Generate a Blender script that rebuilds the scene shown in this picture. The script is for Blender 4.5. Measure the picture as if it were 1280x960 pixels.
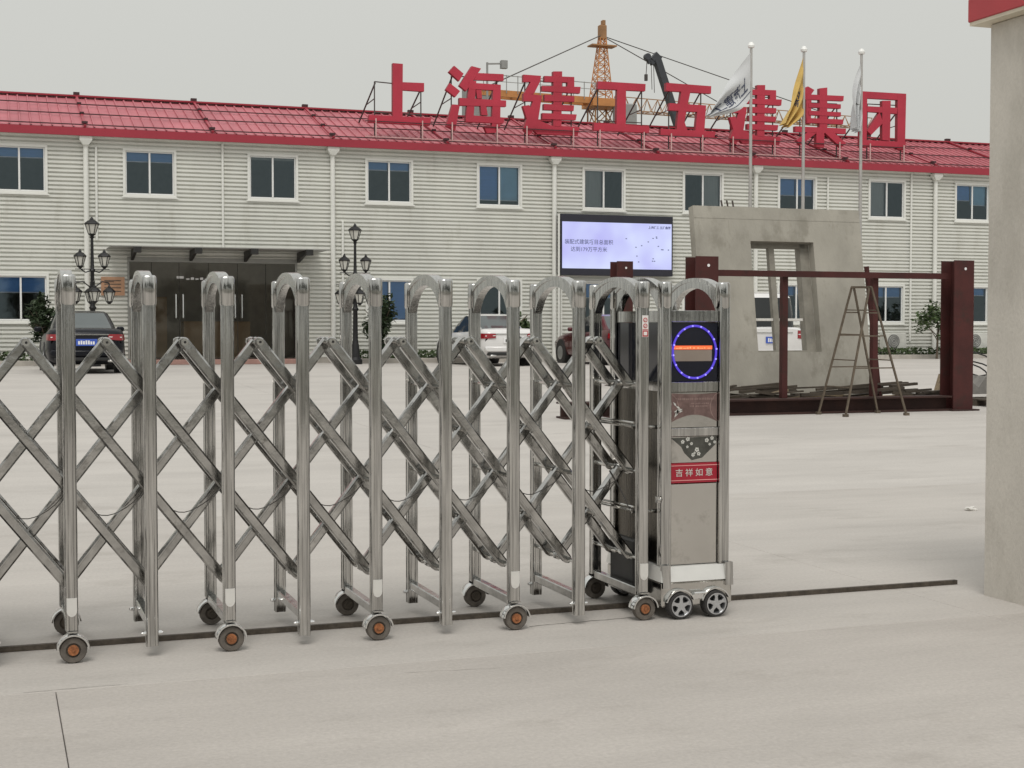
import bpy, bmesh, math, random
from mathutils import Vector, Matrix, noise
random.seed(7)
for o in list(bpy.data.objects): bpy.data.objects.remove(o, do_unlink=True)
S = bpy.context.scene; COL = S.collection
PI = math.pi

# ------------------------------------------------------------------ camera
AZ = math.atan(1800/5000); PT = math.atan(68/1800); FPX = 1800.0; EYE = 1.4
cam = bpy.data.cameras.new('camera'); cam.sensor_width = 36; cam.lens = FPX/1280*36
cam.clip_start = 0.05; cam.clip_end = 6000
camo = bpy.data.objects.new('camera', cam); COL.objects.link(camo)
camo.location = (0, 0, EYE); camo.rotation_euler = (PI/2-PT, 0, -AZ)
S.camera = camo
# ------------------------------------------------------------------ world: even overcast sky
SUN_EL, SUN_AZ = math.radians(58), math.radians(200)      # azimuth clockwise from +Y: behind the camera, a bit to the left
W = bpy.data.worlds.new('World'); S.world = W; W.use_nodes = True
nt = W.node_tree; nt.nodes.clear()
sky = nt.nodes.new('ShaderNodeTexSky'); sky.sky_type = 'NISHITA'; sky.sun_disc = False
sky.sun_elevation = SUN_EL; sky.sun_rotation = SUN_AZ; sky.dust_density = 6; sky.air_density = 1.5
hs = nt.nodes.new('ShaderNodeHueSaturation'); hs.inputs['Saturation'].default_value = 0.08
tc = nt.nodes.new('ShaderNodeTexCoord'); sx = nt.nodes.new('ShaderNodeSeparateXYZ')
rp = nt.nodes.new('ShaderNodeValToRGB')
rp.color_ramp.elements[0].position = 0.0; rp.color_ramp.elements[0].color = (6.15, 6.2, 5.8, 1)
rp.color_ramp.elements[1].position = 1.0; rp.color_ramp.elements[1].color = (9.4, 9.5, 9.3, 1)
e = rp.color_ramp.elements.new(0.3); e.color = (6.75, 6.8, 6.45, 1)
nz = nt.nodes.new('ShaderNodeTexNoise'); nz.inputs['Scale'].default_value = 1.6; nz.inputs['Detail'].default_value = 3
mp = nt.nodes.new('ShaderNodeMapRange'); mp.inputs['To Min'].default_value = 0.96; mp.inputs['To Max'].default_value = 1.04
vm = nt.nodes.new('ShaderNodeMix'); vm.data_type = 'RGBA'; vm.blend_type = 'MULTIPLY'; vm.inputs[0].default_value = 1
mx = nt.nodes.new('ShaderNodeMix'); mx.data_type = 'RGBA'; mx.inputs[0].default_value = 0.88
bg = nt.nodes.new('ShaderNodeBackground'); bg.inputs['Strength'].default_value = 0.1
wo = nt.nodes.new('ShaderNodeOutputWorld'); L = nt.links.new
L(sky.outputs[0], hs.inputs['Color']); L(tc.outputs['Generated'], sx.inputs[0]); L(sx.outputs['Z'], rp.inputs[0])
L(tc.outputs['Generated'], nz.inputs['Vector']); L(nz.outputs['Fac'], mp.inputs['Value'])
L(rp.outputs[0], vm.inputs[6]); L(mp.outputs[0], vm.inputs[7])
L(hs.outputs[0], mx.inputs[6]); L(vm.outputs[2], mx.inputs[7]); L(mx.outputs[2], bg.inputs[0]); L(bg.outputs[0], wo.inputs[0])
sun = bpy.data.lights.new('sun', 'SUN'); sun.energy = 1.35; sun.angle = math.radians(26); sun.color = (1, .965, .91)
suno = bpy.data.objects.new('sun', sun); COL.objects.link(suno); suno.location = (-10, -20, 40)
suno.rotation_euler = (PI/2-SUN_EL, 0, PI-SUN_AZ+0)   # light travels away from the sun azimuth
vs = S.view_settings; vs.view_transform = 'Standard'; vs.look = 'None'; vs.gamma = 1; vs.exposure = 0.0; vs.use_curve_mapping = False
sd = Vector((math.sin(SUN_AZ)*math.cos(SUN_EL), math.cos(SUN_AZ)*math.cos(SUN_EL), math.sin(SUN_EL)))
suno.rotation_euler = (-sd).to_track_quat('-Z', 'Y').to_euler()

# ------------------------------------------------------------------ survey helpers: picture measurement -> point on a known plane
_f = Vector((math.sin(AZ)*math.cos(PT), math.cos(AZ)*math.cos(PT), -math.sin(PT)))
_r = Vector((math.cos(AZ), -math.sin(AZ), 0)); _u = Vector((math.sin(AZ)*math.sin(PT), math.cos(AZ)*math.sin(PT), math.cos(PT)))
def ray(x, y): return _f + _r*((x-640)/FPX) + _u*((480-y)/FPX)
def pY(x, y, Y):
    d = ray(x, y); k = Y/d.y; return Vector((d.x*k, Y, EYE+d.z*k))
def pZ(x, y, Z):
    d = ray(x, y); k = (Z-EYE)/d.z; return Vector((d.x*k, d.y*k, Z))
YA, YB_, ZT = 10.87, 33.0, 0.42
def gz(Y): return ZT*min(1, max(0, (Y-YA)/(YB_-YA)))

# ------------------------------------------------------------------ materials
MATS = {}
def mat(name, col, rough=.6, metal=0, var=.12, scale=4, bump=0, bscale=60, stretch=(1, 1, 1), spec=.5, emit=None, estr=0, spots=None, rvar=0, coat=0, space='pos', fine=0):
    m = bpy.data.materials.new(name); m.use_nodes = True; t = m.node_tree; n = t.nodes; l = t.links
    b = n['Principled BSDF']; b.inputs['Roughness'].default_value = rough; b.inputs['Metallic'].default_value = metal
    b.inputs['Specular IOR Level'].default_value = spec; b.inputs['Coat Weight'].default_value = coat
    if space == 'pos':
        g = n.new('ShaderNodeNewGeometry'); src = g.outputs['Position']
    else:
        g = n.new('ShaderNodeTexCoord'); src = g.outputs['Object']
    mp = n.new('ShaderNodeMapping'); mp.inputs['Scale'].default_value = stretch; l.new(src, mp.inputs['Vector'])
    a = n.new('ShaderNodeTexNoise'); a.inputs['Scale'].default_value = scale; a.inputs['Detail'].default_value = 6; a.inputs['Roughness'].default_value = .6
    l.new(mp.outputs[0], a.inputs['Vector'])
    r = n.new('ShaderNodeValToRGB'); c = Vector(col[:3])
    lo = c*(1-var); hi = c*(1+var)
    r.color_ramp.elements[0].position = .3; r.color_ramp.elements[0].color = (*lo, 1)
    r.color_ramp.elements[1].position = .7; r.color_ramp.elements[1].color = (*hi, 1)
    l.new(a.outputs['Fac'], r.inputs[0]); out = r.outputs[0]
    if spots:
        sc, th, scol, amt = spots
        s = n.new('ShaderNodeTexNoise'); s.inputs['Scale'].default_value = sc; s.inputs['Detail'].default_value = 8; s.inputs['Roughness'].default_value = .7
        l.new(mp.outputs[0], s.inputs['Vector'])
        q = n.new('ShaderNodeMapRange'); q.inputs['From Min'].default_value = th; q.inputs['From Max'].default_value = th+.12; q.inputs['To Max'].default_value = amt
        l.new(s.outputs['Fac'], q.inputs['Value'])
        k = n.new('ShaderNodeMix'); k.data_type = 'RGBA'; l.new(q.outputs[0], k.inputs[0]); l.new(out, k.inputs[6]); k.inputs[7].default_value = (*scol, 1); out = k.outputs[2]
    if fine:      # fine speckle and long faint drag marks
        u1 = n.new('ShaderNodeTexNoise'); u1.inputs['Scale'].default_value = 55; u1.inputs['Detail'].default_value = 8; u1.inputs['Roughness'].default_value = .75; l.new(src, u1.inputs['Vector'])
        m2 = n.new('ShaderNodeMapping'); m2.inputs['Scale'].default_value = (.5, 3, 1); m2.inputs['Rotation'].default_value = (0, 0, .06); l.new(src, m2.inputs['Vector'])
        u2 = n.new('ShaderNodeTexNoise'); u2.inputs['Scale'].default_value = 1.3; u2.inputs['Detail'].default_value = 7; u2.inputs['Roughness'].default_value = .65; l.new(m2.outputs[0], u2.inputs['Vector'])
        for un, k_ in ((u1, fine), (u2, fine*.38)):
            q = n.new('ShaderNodeMapRange'); q.inputs['From Min'].default_value = .3; q.inputs['From Max'].default_value = .7; q.inputs['To Min'].default_value = 1-k_; q.inputs['To Max'].default_value = 1+k_*.6; l.new(un.outputs['Fac'], q.inputs['Value'])
            k = n.new('ShaderNodeMix'); k.data_type = 'RGBA'; k.blend_type = 'MULTIPLY'; k.inputs[0].default_value = 1; l.new(out, k.inputs[6]); l.new(q.outputs[0], k.inputs[7]); out = k.outputs[2]
    l.new(out, b.inputs['Base Color'])
    if rvar:
        q = n.new('ShaderNodeMapRange'); q.inputs['To Min'].default_value = max(.02, rough-rvar); q.inputs['To Max'].default_value = rough+rvar
        l.new(a.outputs['Fac'], q.inputs['Value']); l.new(q.outputs[0], b.inputs['Roughness'])
    if bump:
        w = n.new('ShaderNodeTexNoise'); w.inputs['Scale'].default_value = bscale; w.inputs['Detail'].default_value = 5; l.new(mp.outputs[0], w.inputs['Vector'])
        p = n.new('ShaderNodeBump'); p.inputs['Strength'].default_value = bump; p.inputs['Distance'].default_value = .01
        l.new(w.outputs['Fac'], p.inputs['Height']); l.new(p.outputs[0], b.inputs['Normal'])
    if emit:
        b.inputs['Emission Color'].default_value = (*emit, 1); b.inputs['Emission Strength'].default_value = estr
    MATS[name] = m; return m
def glass(name, tint, refl=1.0, ior=1.9, cool=(.74, .92, 1)):
    m = bpy.data.materials.new(name); m.use_nodes = True; t = m.node_tree; n = t.nodes; n.clear(); l = t.links
    o = n.new('ShaderNodeOutputMaterial'); tr = n.new('ShaderNodeBsdfTransparent'); tr.inputs[0].default_value = (*tint, 1)
    g = n.new('ShaderNodeBsdfGlossy'); g.inputs['Roughness'].default_value = .03; g.inputs['Color'].default_value = (cool[0]*refl, cool[1]*refl, cool[2]*refl, 1)
    f = n.new('ShaderNodeFresnel'); f.inputs['IOR'].default_value = ior
    w = n.new('ShaderNodeTexNoise'); w.inputs['Scale'].default_value = 1.5
    bp = n.new('ShaderNodeBump'); bp.inputs['Strength'].default_value = .04; l.new(w.outputs['Fac'], bp.inputs['Height']); l.new(bp.outputs[0], g.inputs['Normal'])
    x = n.new('ShaderNodeMixShader'); l.new(f.outputs[0], x.inputs[0]); l.new(tr.outputs[0], x.inputs[1]); l.new(g.outputs[0], x.inputs[2]); l.new(x.outputs[0], o.inputs[0])
    MATS[name] = m; return m
M = MATS
mat('concrete', (.500, .472, .440), .82, 0, .08, .6, .2, 40, (.6, 1.5, 1), .3, spots=(.9, .55, (.425, .398, .367), .8), fine=.13)
mat('concrete_mid', (.480, .450, .417), .82, 0, .08, .8, .2, 40, (.6, 1.4, 1), .3, spots=(1.2, .54, (.405, .377, .345), .8), fine=.14)
mat('apron', (.455, .423, .390), .8, 0, .08, .9, .25, 40, (.7, 1.3, 1), .3, spots=(1.4, .55, (.385, .355, .324), .8), fine=.15)
mat('soil_joint', (.16, .145, .125), .95, 0, .3, 8)
mat('terrain', (.22, .21, .18), .95, 0, .25, .2)
mat('stucco', (.60, .565, .51), .9, 0, .09, 2.2, .3, 70, (1, 1, .5), spec=.2, spots=(1.9, .53, (.46, .43, .38), .6), fine=.08)
mat('cap_red', (.45, .045, .055), .45, 0, .08, 3)
mat('cream', (.66, .60, .48), .7)
mat('steel', (.52, .515, .50), .10, 1, .36, 6, .10, 9, (14, 14, .5), rvar=.06, spots=(2.6, .60, (.21, .20, .185), .8))  # light and dark vertical streaks painted into the colour stand in for reflections
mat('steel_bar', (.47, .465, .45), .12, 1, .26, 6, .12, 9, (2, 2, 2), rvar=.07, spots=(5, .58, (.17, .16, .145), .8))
mat('steel_plate', (.62, .605, .575), .14, 1, .08, 3, .03, 20, rvar=.06, spots=(6, .52, (.40, .385, .36), .7))
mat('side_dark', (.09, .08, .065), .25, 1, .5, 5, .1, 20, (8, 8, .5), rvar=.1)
mat('chrome', (.75, .75, .74), .12, 1, .05, 8)
mat('badge', (.80, .79, .76), .35, .5, .05, 8)
mat('alloy', (.58, .59, .61), .3, .9, .06, 20)
mat('tyre', (.035, .033, .032), .8, 0, .3, 30)
mat('dusty_tyre', (.12, .105, .09), .85, 0, .3, 30)
mat('rust', (.30, .115, .045), .8, .1, .45, 60, .4, 120)
mat('rail_iron', (.085, .07, .055), .7, .3, .35, 25, .4, 80)
mat('wire', (.06, .055, .05), .5)
mat('siding', (.72, .722, .675), .5, 0, .06, .5, 0, 40, (1.6, 1, .4), .4, spots=(1.3, .55, (.60, .595, .54), .6))
mat('siding_trim', (.76, .76, .72), .45, 0, .05, 1.2)
mat('window_white', (.78, .78, .77), .4, 0, .03, 4)
mat('roof_red', (.47, .155, .178), .55, 0, .16, .9, 0, 40, (1, 1, 1), .25, spots=(3, .6, (.40, .06, .08), .5))
mat('fascia_red', (.34, .028, .048), .4, 0, .07, 1)
mat('sign_red', (.45, .028, .056), .55, 0, .16, .7, 0, spots=(2.5, .6, (.38, .03, .05), .5))
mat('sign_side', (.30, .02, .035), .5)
mat('dark_bar', (.06, .03, .032), .6, .2)
mat('pink_post', (.62, .42, .40), .55, 0, .2, 6)
mat('brace_steel', (.085, .075, .07), .6, .4)
mat('interior', (.42, .41, .40), .9)
mat('lobby', (.36, .27, .19), .8)
mat('blind_blue', (.17, .40, .80), .7, 0, .06, 2, 0, 40, (1, 1, 14))
mat('blind_pale', (.36, .62, .80), .7, 0, .06, 2)
mat('curtain', (.50, .50, .48), .9, 0, .12, 7, 0, 40, (6, 1, .2))
mat('blind_rail', (.72, .74, .78), .5)
mat('dark_metal', (.035, .034, .033), .5, .4, .3, 6)
mat('canopy_grey', (.33, .33, .31), .4, .3)
mat('copper_plaque', (.52, .30, .19), .4, .5, .12, 6)
mat('lamp_black', (.018, .018, .019), .45, .3)
mat('lamp_glass', (.62, .61, .56), .35, 0, .06, 8)
mat('flag_white', (.58, .59, .60), .85, 0, .05, 3)
mat('flag_yellow', (.62, .42, .13), .85, 0, .14, 3)
mat('flag_ink', (.06, .07, .12), .8)
mat('pole_metal', (.52, .50, .48), .4, .8)
mat('white_ball', (.85, .85, .83), .3)
mat('crane_orange', (.55, .24, .08), .55, .1, .25, .6)
mat('crane_dark', (.36, .19, .085), .6, .1, .3, .7)
mat('crane_grey', (.30, .30, .29), .6)
mat('boom_grey', (.055, .06, .068), .5, .2)
mat('primer', (.062, .013, .011), .72, .1, .3, 2.5, .2, 60, spots=(3, .52, (.034, .015, .011), .8))
mat('primer_dark', (.04, .016, .012), .75, .1, .35, 3, .2, 60)
mat('precast', (.36, .34, .295), .88, 0, .17, 1.6, .3, 30, (1, 1, .6), .3, spots=(2.2, .52, (.255, .238, .20), .75))
mat('rebar', (.06, .045, .038), .8)
mat('ladder_steel', (.15, .12, .09), .5, .5, .3, 9)
mat('plank', (.26, .20, .13), .85, 0, .35, 3, .3, 40, (1, 8, 8))
mat('plank_dark', (.075, .06, .045), .85, 0, .35, 3, .3, 40)
mat('cable_black', (.02, .02, .02), .6)
mat('block_grey', (.22, .21, .195), .9, 0, .2, 6, .4, 50)
mat('frame_tan', (.25, .235, .20), .8, 0, .2, 5, .3, 40)
mat('ac_white', (.60, .60, .56), .5)
mat('ac_fan', (.17, .17, .165), .6)
mat('kerb', (.42, .39, .35), .85, 0, .15, 4)
mat('kerb_red', (.34, .20, .17), .85, 0, .15, 4)
mat('hedge', (.055, .085, .03), .75, 0, .4, 5)
mat('leaf', (.06, .095, .032), .6, 0, .45, 4)
mat('leaf_dark', (.03, .05, .02), .65, 0, .45, 4)
mat('bark', (.13, .10, .075), .9, 0, .3, 10)
mat('paint_navy', (.005, .006, .010), .25, .0, .1, 2, spec=.3)
mat('paint_white', (.72, .71, .70), .25, 0, .04, 2, coat=.6)
mat('paint_wine', (.095, .012, .018), .22, .2, .1, 2, coat=.6)
mat('car_glass', (.012, .014, .015), .06, 0, .1, 2, spec=.7)
mat('car_glass_pale', (.07, .085, .085), .08, 0, .1, 2, spec=.9)
mat('tail_red', (.26, .008, .014), .15, 0, .15, 12, coat=.5)
mat('trim_black', (.02, .02, .02), .6)
mat('plate_blue', (.05, .11, .48), .4)
mat('plate_white', (.82, .82, .82), .5)
mat('acrylic', (.006, .007, .016), .08, 0, .1, 2, spec=.6)
mat('led_ring', (.05, .03, .3), .4, 0, .1, 2, emit=(.10, .06, .75), estr=.6)
mat('led_dot', (.2, .2, .6), .4, 0, .05, 2, emit=(.36, .30, 1.0), estr=1.1)
mat('led_orange', (.5, .08, .02), .4, 0, .05, 2, emit=(1.0, .17, .06), estr=.75)
mat('led_orange_hot', (.6, .2, .08), .4, 0, .05, 2, emit=(1.0, .36, .18), estr=1.1)
mat('led_strip', (.26, .215, .18), .5)
mat('etch_brown', (.22, .145, .135), .4, .6, .25, 30)
mat('etch_dark', (.10, .10, .09), .4, .6, .3, 30)
mat('etch_mid', (.34, .24, .22), .4, .5, .2, 30)
mat('etch_light', (.72, .72, .68), .35, .5, .1, 30)
mat('banner_red', (.36, .012, .03), .4, 0, .05, 9)
mat('banner_pink', (.75, .34, .33), .5)
mat('sticker_white', (.75, .72, .70), .5)
mat('sticker_red', (.45, .04, .05), .5)
mat('screen_frame', (.022, .022, .035), .5)
m = mat('screen_lit', (.05, .05, .06), .4, 0, .05, 2, emit=(.55, .58, .95), estr=1.0)
_n = m.node_tree.nodes; _l = m.node_tree.links
_g = _n.new('ShaderNodeNewGeometry'); _t = _n.new('ShaderNodeTexNoise'); _t.inputs['Scale'].default_value = .7; _l.new(_g.outputs['Position'], _t.inputs['Vector'])
_c = _n.new('ShaderNodeValToRGB'); _c.color_ramp.elements[0].position = .35; _c.color_ramp.elements[0].color = (.46, .46, .88, 1); _c.color_ramp.elements[1].position = .65; _c.color_ramp.elements[1].color = (.63, .69, .97, 1)
_l.new(_t.outputs['Fac'], _c.inputs[0]); _l.new(_c.outputs[0], _n['Principled BSDF'].inputs['Emission Color'])
mat('screen_ink', (.03, .03, .06), .6, 0, .05, 2, emit=(.10, .11, .22), estr=1.0)
mat('paper', (.66, .64, .60), .9)
glass('pane', (.86, .89, .91))
glass('door_glass', (.86, .85, .80), .9, 1.7, (1, .94, .82))

# ------------------------------------------------------------------ mesh helpers
class MB:
    def __init__(s): s.v = []; s.f = []; s.mi = []; s.cur = 0
    def add(s, vs, fs, mi=None):
        b = len(s.v); s.v += [Vector(v) for v in vs]; s.f += [tuple(i+b for i in f) for f in fs]; s.mi += [s.cur if mi is None else mi]*len(fs); return s
    def box(s, x0, x1, y0, y1, z0, z1, mi=None, ch=0):
        if ch:
            bm = bmesh.new(); bmesh.ops.create_cube(bm, size=1)
            for v in bm.verts: v.co = Vector(((x0+x1)/2+v.co.x*(x1-x0), (y0+y1)/2+v.co.y*(y1-y0), (z0+z1)/2+v.co.z*(z1-z0)))
            bmesh.ops.bevel(bm, geom=list(bm.edges), offset=ch, segments=1, affect='EDGES')
            bm.verts.index_update(); s.add([v.co.copy() for v in bm.verts], [[v.index for v in f.verts] for f in bm.faces], mi); bm.free(); return s
        return s.add([(x0, y0, z0), (x1, y0, z0), (x1, y1, z0), (x0, y1, z0), (x0, y0, z1), (x1, y0, z1), (x1, y1, z1), (x0, y1, z1)],
                     [(0, 3, 2, 1), (4, 5, 6, 7), (0, 1, 5, 4), (1, 2, 6, 5), (2, 3, 7, 6), (3, 0, 4, 7)], mi)
    def bar(s, p, q, w, h, up=(0, 0, 1), mi=None):
        p, q = Vector(p), Vector(q); d = (q-p).normalized(); u = Vector(up); a = d.cross(u)
        if a.length < 1e-4: a = d.cross(Vector((1, 0, 0)))
        a.normalize(); b = a.cross(d).normalized(); a = a*(w/2); b = b*(h/2)
        return s.add([p-a-b, p+a-b, p+a+b, p-a+b, q-a-b, q+a-b, q+a+b, q-a+b],
                     [(0, 1, 2, 3), (7, 6, 5, 4), (0, 4, 5, 1), (1, 5, 6, 2), (2, 6, 7, 3), (3, 7, 4, 0)], mi)
    def tube(s, p, q, r, n=8, r2=None, mi=None):
        p, q = Vector(p), Vector(q); d = (q-p).normalized(); r2 = r if r2 is None else r2
        a = d.cross(Vector((0, 0, 1)))
        if a.length < 1e-4: a = d.cross(Vector((1, 0, 0)))
        a.normalize(); b = d.cross(a)
        vs = []
        for c, rr in ((p, r), (q, r2)):
            for i in range(n):
                t = 2*PI*i/n; vs.append(c+(a*math.cos(t)+b*math.sin(t))*rr)
        fs = [(i, (i+1) % n, n+(i+1) % n, n+i) for i in range(n)]+[tuple(range(n))[::-1], tuple(range(n, 2*n))]
        return s.add(vs, fs, mi)
    def path(s, pts, r, n=6, mi=None):
        for p, q in zip(pts, pts[1:]): s.tube(p, q, r, n, mi=mi)
        return s
    def prism(s, poly, ex, mi=None):          # poly: 3-D points in one plane, ex: extrusion vector
        n = len(poly); ex = Vector(ex); a = [Vector(p) for p in poly]
        s.add(a+[p+ex for p in a], [tuple(range(n))[::-1], tuple(range(n, 2*n))]+[(i, (i+1) % n, n+(i+1) % n, n+i) for i in range(n)], mi); return s
    def ring_loft(s, rings, closed=True, caps=True, mi=None):
        n = len(rings[0]); vs = [v for r in rings for v in r]; fs = []
        for j in range(len(rings)-1):
            for i in range(n if closed else n-1):
                k = (i+1) % n; fs.append((j*n+i, j*n+k, (j+1)*n+k, (j+1)*n+i))
        if caps: fs += [tuple(range(n))[::-1], tuple(range((len(rings)-1)*n, len(rings)*n))]
        return s.add(vs, fs, mi)
    def mesh(s, name, mats, org=(0, 0, 0), smooth=False, fix=True, angle=35):
        me = bpy.data.meshes.new(name); o = Vector(org)
        me.from_pydata([v-o for v in s.v], [], s.f)
        for mm in (mats if isinstance(mats, (list, tuple)) else [mats]): me.materials.append(M[mm])
        me.polygons.foreach_set('material_index', s.mi)
        if fix:
            bm = bmesh.new(); bm.from_mesh(me); bmesh.ops.recalc_face_normals(bm, faces=bm.faces); bm.to_mesh(me); bm.free()
        if smooth:
            me.polygons.foreach_set('use_smooth', [True]*len(me.polygons)); me.set_sharp_from_angle(angle=math.radians(angle))
        me.update(); return me
    def build(s, name, mats, parent=None, org=None, smooth=False, loc=None, angle=35, fix=True):
        if org is None: org = parent.get('_org', (0, 0, 0)) if parent is not None else (0, 0, 0)
        me = s.mesh(name, mats, org, smooth, fix, angle)
        return link(name, me, parent, loc, org)
ORG = {}
def link(name, me, parent=None, loc=None, org=None):
    o = bpy.data.objects.new(name, me); COL.objects.link(o)
    if parent is not None: o.parent = parent
    if loc is not None: o.location = loc
    ORG[o] = Vector(org or (0, 0, 0)); return o
def org(o): return tuple(ORG[o])
def part(mb, name, mats, parent, smooth=False, angle=35, fix=True):
    """vertices given in world coordinates, made relative to the thing's base"""
    me = mb.mesh(name, mats, ORG[parent], smooth, fix, angle); o = link(name, me, parent); ORG[o] = ORG[parent]; return o
def tag(o, label, cat, group=None):
    o['label'] = label; o['category'] = cat
    if group: o['group'] = group
    return o
def thing(name, label, cat, loc, group=None):
    o = bpy.data.objects.new(name, None); COL.objects.link(o); o.location = loc; ORG[o] = Vector(loc); o.empty_display_size = .2
    return tag(o, label, cat, group)
def single(mb, name, mats, label, cat, loc, group=None, smooth=False, angle=35):
    me = mb.mesh(name, mats, loc, smooth, True, angle); o = link(name, me, None, loc, loc); return tag(o, label, cat, group)
def struct(o): o['kind'] = 'structure'; return o
def text_pts(body, size, align='CENTER', bold=0.0):
    c = bpy.data.curves.new('t', 'FONT'); c.body = body; c.size = size; c.align_x = align; c.align_y = 'CENTER'; c.offset = bold; c.resolution_u = 2
    o = bpy.data.objects.new('t', c); COL.objects.link(o); dg = bpy.context.evaluated_depsgraph_get(); dg.update()
    me = bpy.data.meshes.new_from_object(o.evaluated_get(dg)); vs = [v.co.copy() for v in me.vertices]; fs = [tuple(p.vertices) for p in me.polygons]
    bpy.data.objects.remove(o); bpy.data.curves.remove(c); bpy.data.meshes.remove(me); return vs, fs

# ================================================================== GROUND
def strip(xs, ys, dz):
    vs = [(x, y, gz(y)+dz) for y in ys for x in xs]; n = len(xs)
    return vs, [(j*n+i, j*n+i+1, (j+1)*n+i+1, (j+1)*n+i) for j in range(len(ys)-1) for i in range(n-1)]
mb = MB(); mb.add(*strip([-2500, -60, 0, 60, 2500], [-2500, -60, YA, YB_, 80, 3500], -.03))
ground = struct(mb.build('ground', 'terrain', fix=False))
xs_apron = [.21+4.35*k for k in range(-7, 13)]; xs_yard = [4.56+8.7*k for k in range(-5, 8)]
ys = [-9.13, -4.13, .87, 5.80, YA, 15.3, 19.73, 24.16, 28.6, YB_, 37.5, 60]
for j in range(len(ys)-1):
    xs = xs_apron if ys[j+1] < 6 else xs_yard
    for i in range(len(xs)-1):
        x0, x1, y0, y1 = xs[i], xs[i+1], ys[j], ys[j+1]; g = .0016 if y0 < 12 else .004; ch = .0025
        if y1 > 40: x0 += 0
        mb = MB(); z0, z1 = gz(y0), gz(y1)
        def R(ix, dz): return [(x0+ix, y0+ix, z0+dz), (x1-ix, y0+ix, z0+dz), (x1-ix, y1-ix, z1+dz), (x0+ix, y1-ix, z1+dz)]
        mb.ring_loft([R(g, -.025), R(g, -ch), R(g+ch, 0)], caps=False); mb.add(R(g+ch, 0), [(0, 1, 2, 3)])
        c = ((x0+x1)/2, (y0+y1)/2, 0)
        o = link('slab', mb.mesh('slab', 'apron' if y1 < 6 else ('concrete_mid' if y1 < 11 else 'concrete'), c), ground, c)
# cracks in the slabs
def crack(pts, w):
    mb = MB(); L_, R_ = [], []
    for i, (x, y) in enumerate(pts):
        k = w*(.4+.9*random.random()); L_.append((x, y-k, gz(y)+.0015)); R_.append((x, y+k, gz(y)+.0015))
    n = len(pts); mb.add(L_+R_, [(i, i+1, n+i+1, n+i) for i in range(n-1)])
    mb.build('crack', 'soil_joint', ground)
def wob(p, q, n, amp):
    return [(p[0]+(q[0]-p[0])*i/n+random.uniform(-amp, amp), p[1]+(q[1]-p[1])*i/n+random.uniform(-amp, amp)) for i in range(n+1)]
def gp(x, y):
    p = pZ(x, y, 0); return (p.x, p.y)
crack(wob(gp(662, 783), gp(790, 772), 22, .006), .003)
crack(wob(gp(690, 590+90), gp(700, 683), 3, .004), .002)
crack(wob(gp(30, 866), gp(160, 855), 14, .004), .0014)
crack(wob(gp(505, 841), gp(625, 835), 12, .004), .001)

# ================================================================== GATE RAIL
mb = MB(); mb.box(-9, 4.97, 6.575, 6.600, 0.0005, .024); mb.box(-9, 4.97, 6.601, 6.635, .0007, .009)
single(mb, 'gate_rail', 'rail_iron', 'dark rusty steel guide rail on the concrete under the retractable gate', 'rail', (0, 6.59, 0))

# ================================================================== RETRACTABLE GATE
GX0, GP, GF, GR = .295, .3295, 6.295, 6.865     # first post, pitch, front row, rear row
gate = thing('retractable_gate', 'stainless steel retractable gate of crossed bars with arched posts on wheels', 'gate', (GX0, GF, 0))
def sup(hx, hy, n=20, p=3.2, cx=0, cy=0, z=0):
    out = []
    for i in range(n):
        t = 2*PI*i/n; c, s_ = math.cos(t), math.sin(t)
        out.append(Vector((cx+hx*math.copysign(abs(c)**(2/p), c), cy+hy*math.copysign(abs(s_)**(2/p), s_), z)))
    return out
def fluted(h, z):      # post profile: soft square with a shallow groove on each face
    out = []
    for (x, y) in [(-1, -.62), (-.93, -.84), (-.78, -1), (-.45, -1), (-.36, -.9), (.36, -.9), (.45, -1), (.78, -1), (.93, -.84), (1, -.62),
                   (1, -.4), (.9, -.32), (.9, .32), (1, .4), (1, .62), (.93, .84), (.78, 1), (.45, 1), (.36, .9), (-.36, .9), (-.45, 1), (-.78, 1), (-.93, .84), (-1, .62), (-1, .4), (-.9, .32), (-.9, -.32), (-1, -.4)]:
        out.append(Vector((x*h, y*h, z)))
    return out
def post_mesh(z0, z1, h=.0265):
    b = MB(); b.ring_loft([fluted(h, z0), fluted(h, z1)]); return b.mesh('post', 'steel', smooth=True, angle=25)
def cap_mesh():
    b = MB(); b.ring_loft([sup(.0280, .0280, z=1.503), sup(.0315, .0315, z=1.512), sup(.0315, .0315, z=1.619), sup(.030, .030, z=1.626), sup(.024, .024, z=1.631)]); return b.mesh('post_cap', 'steel', smooth=True, angle=40)
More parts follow.
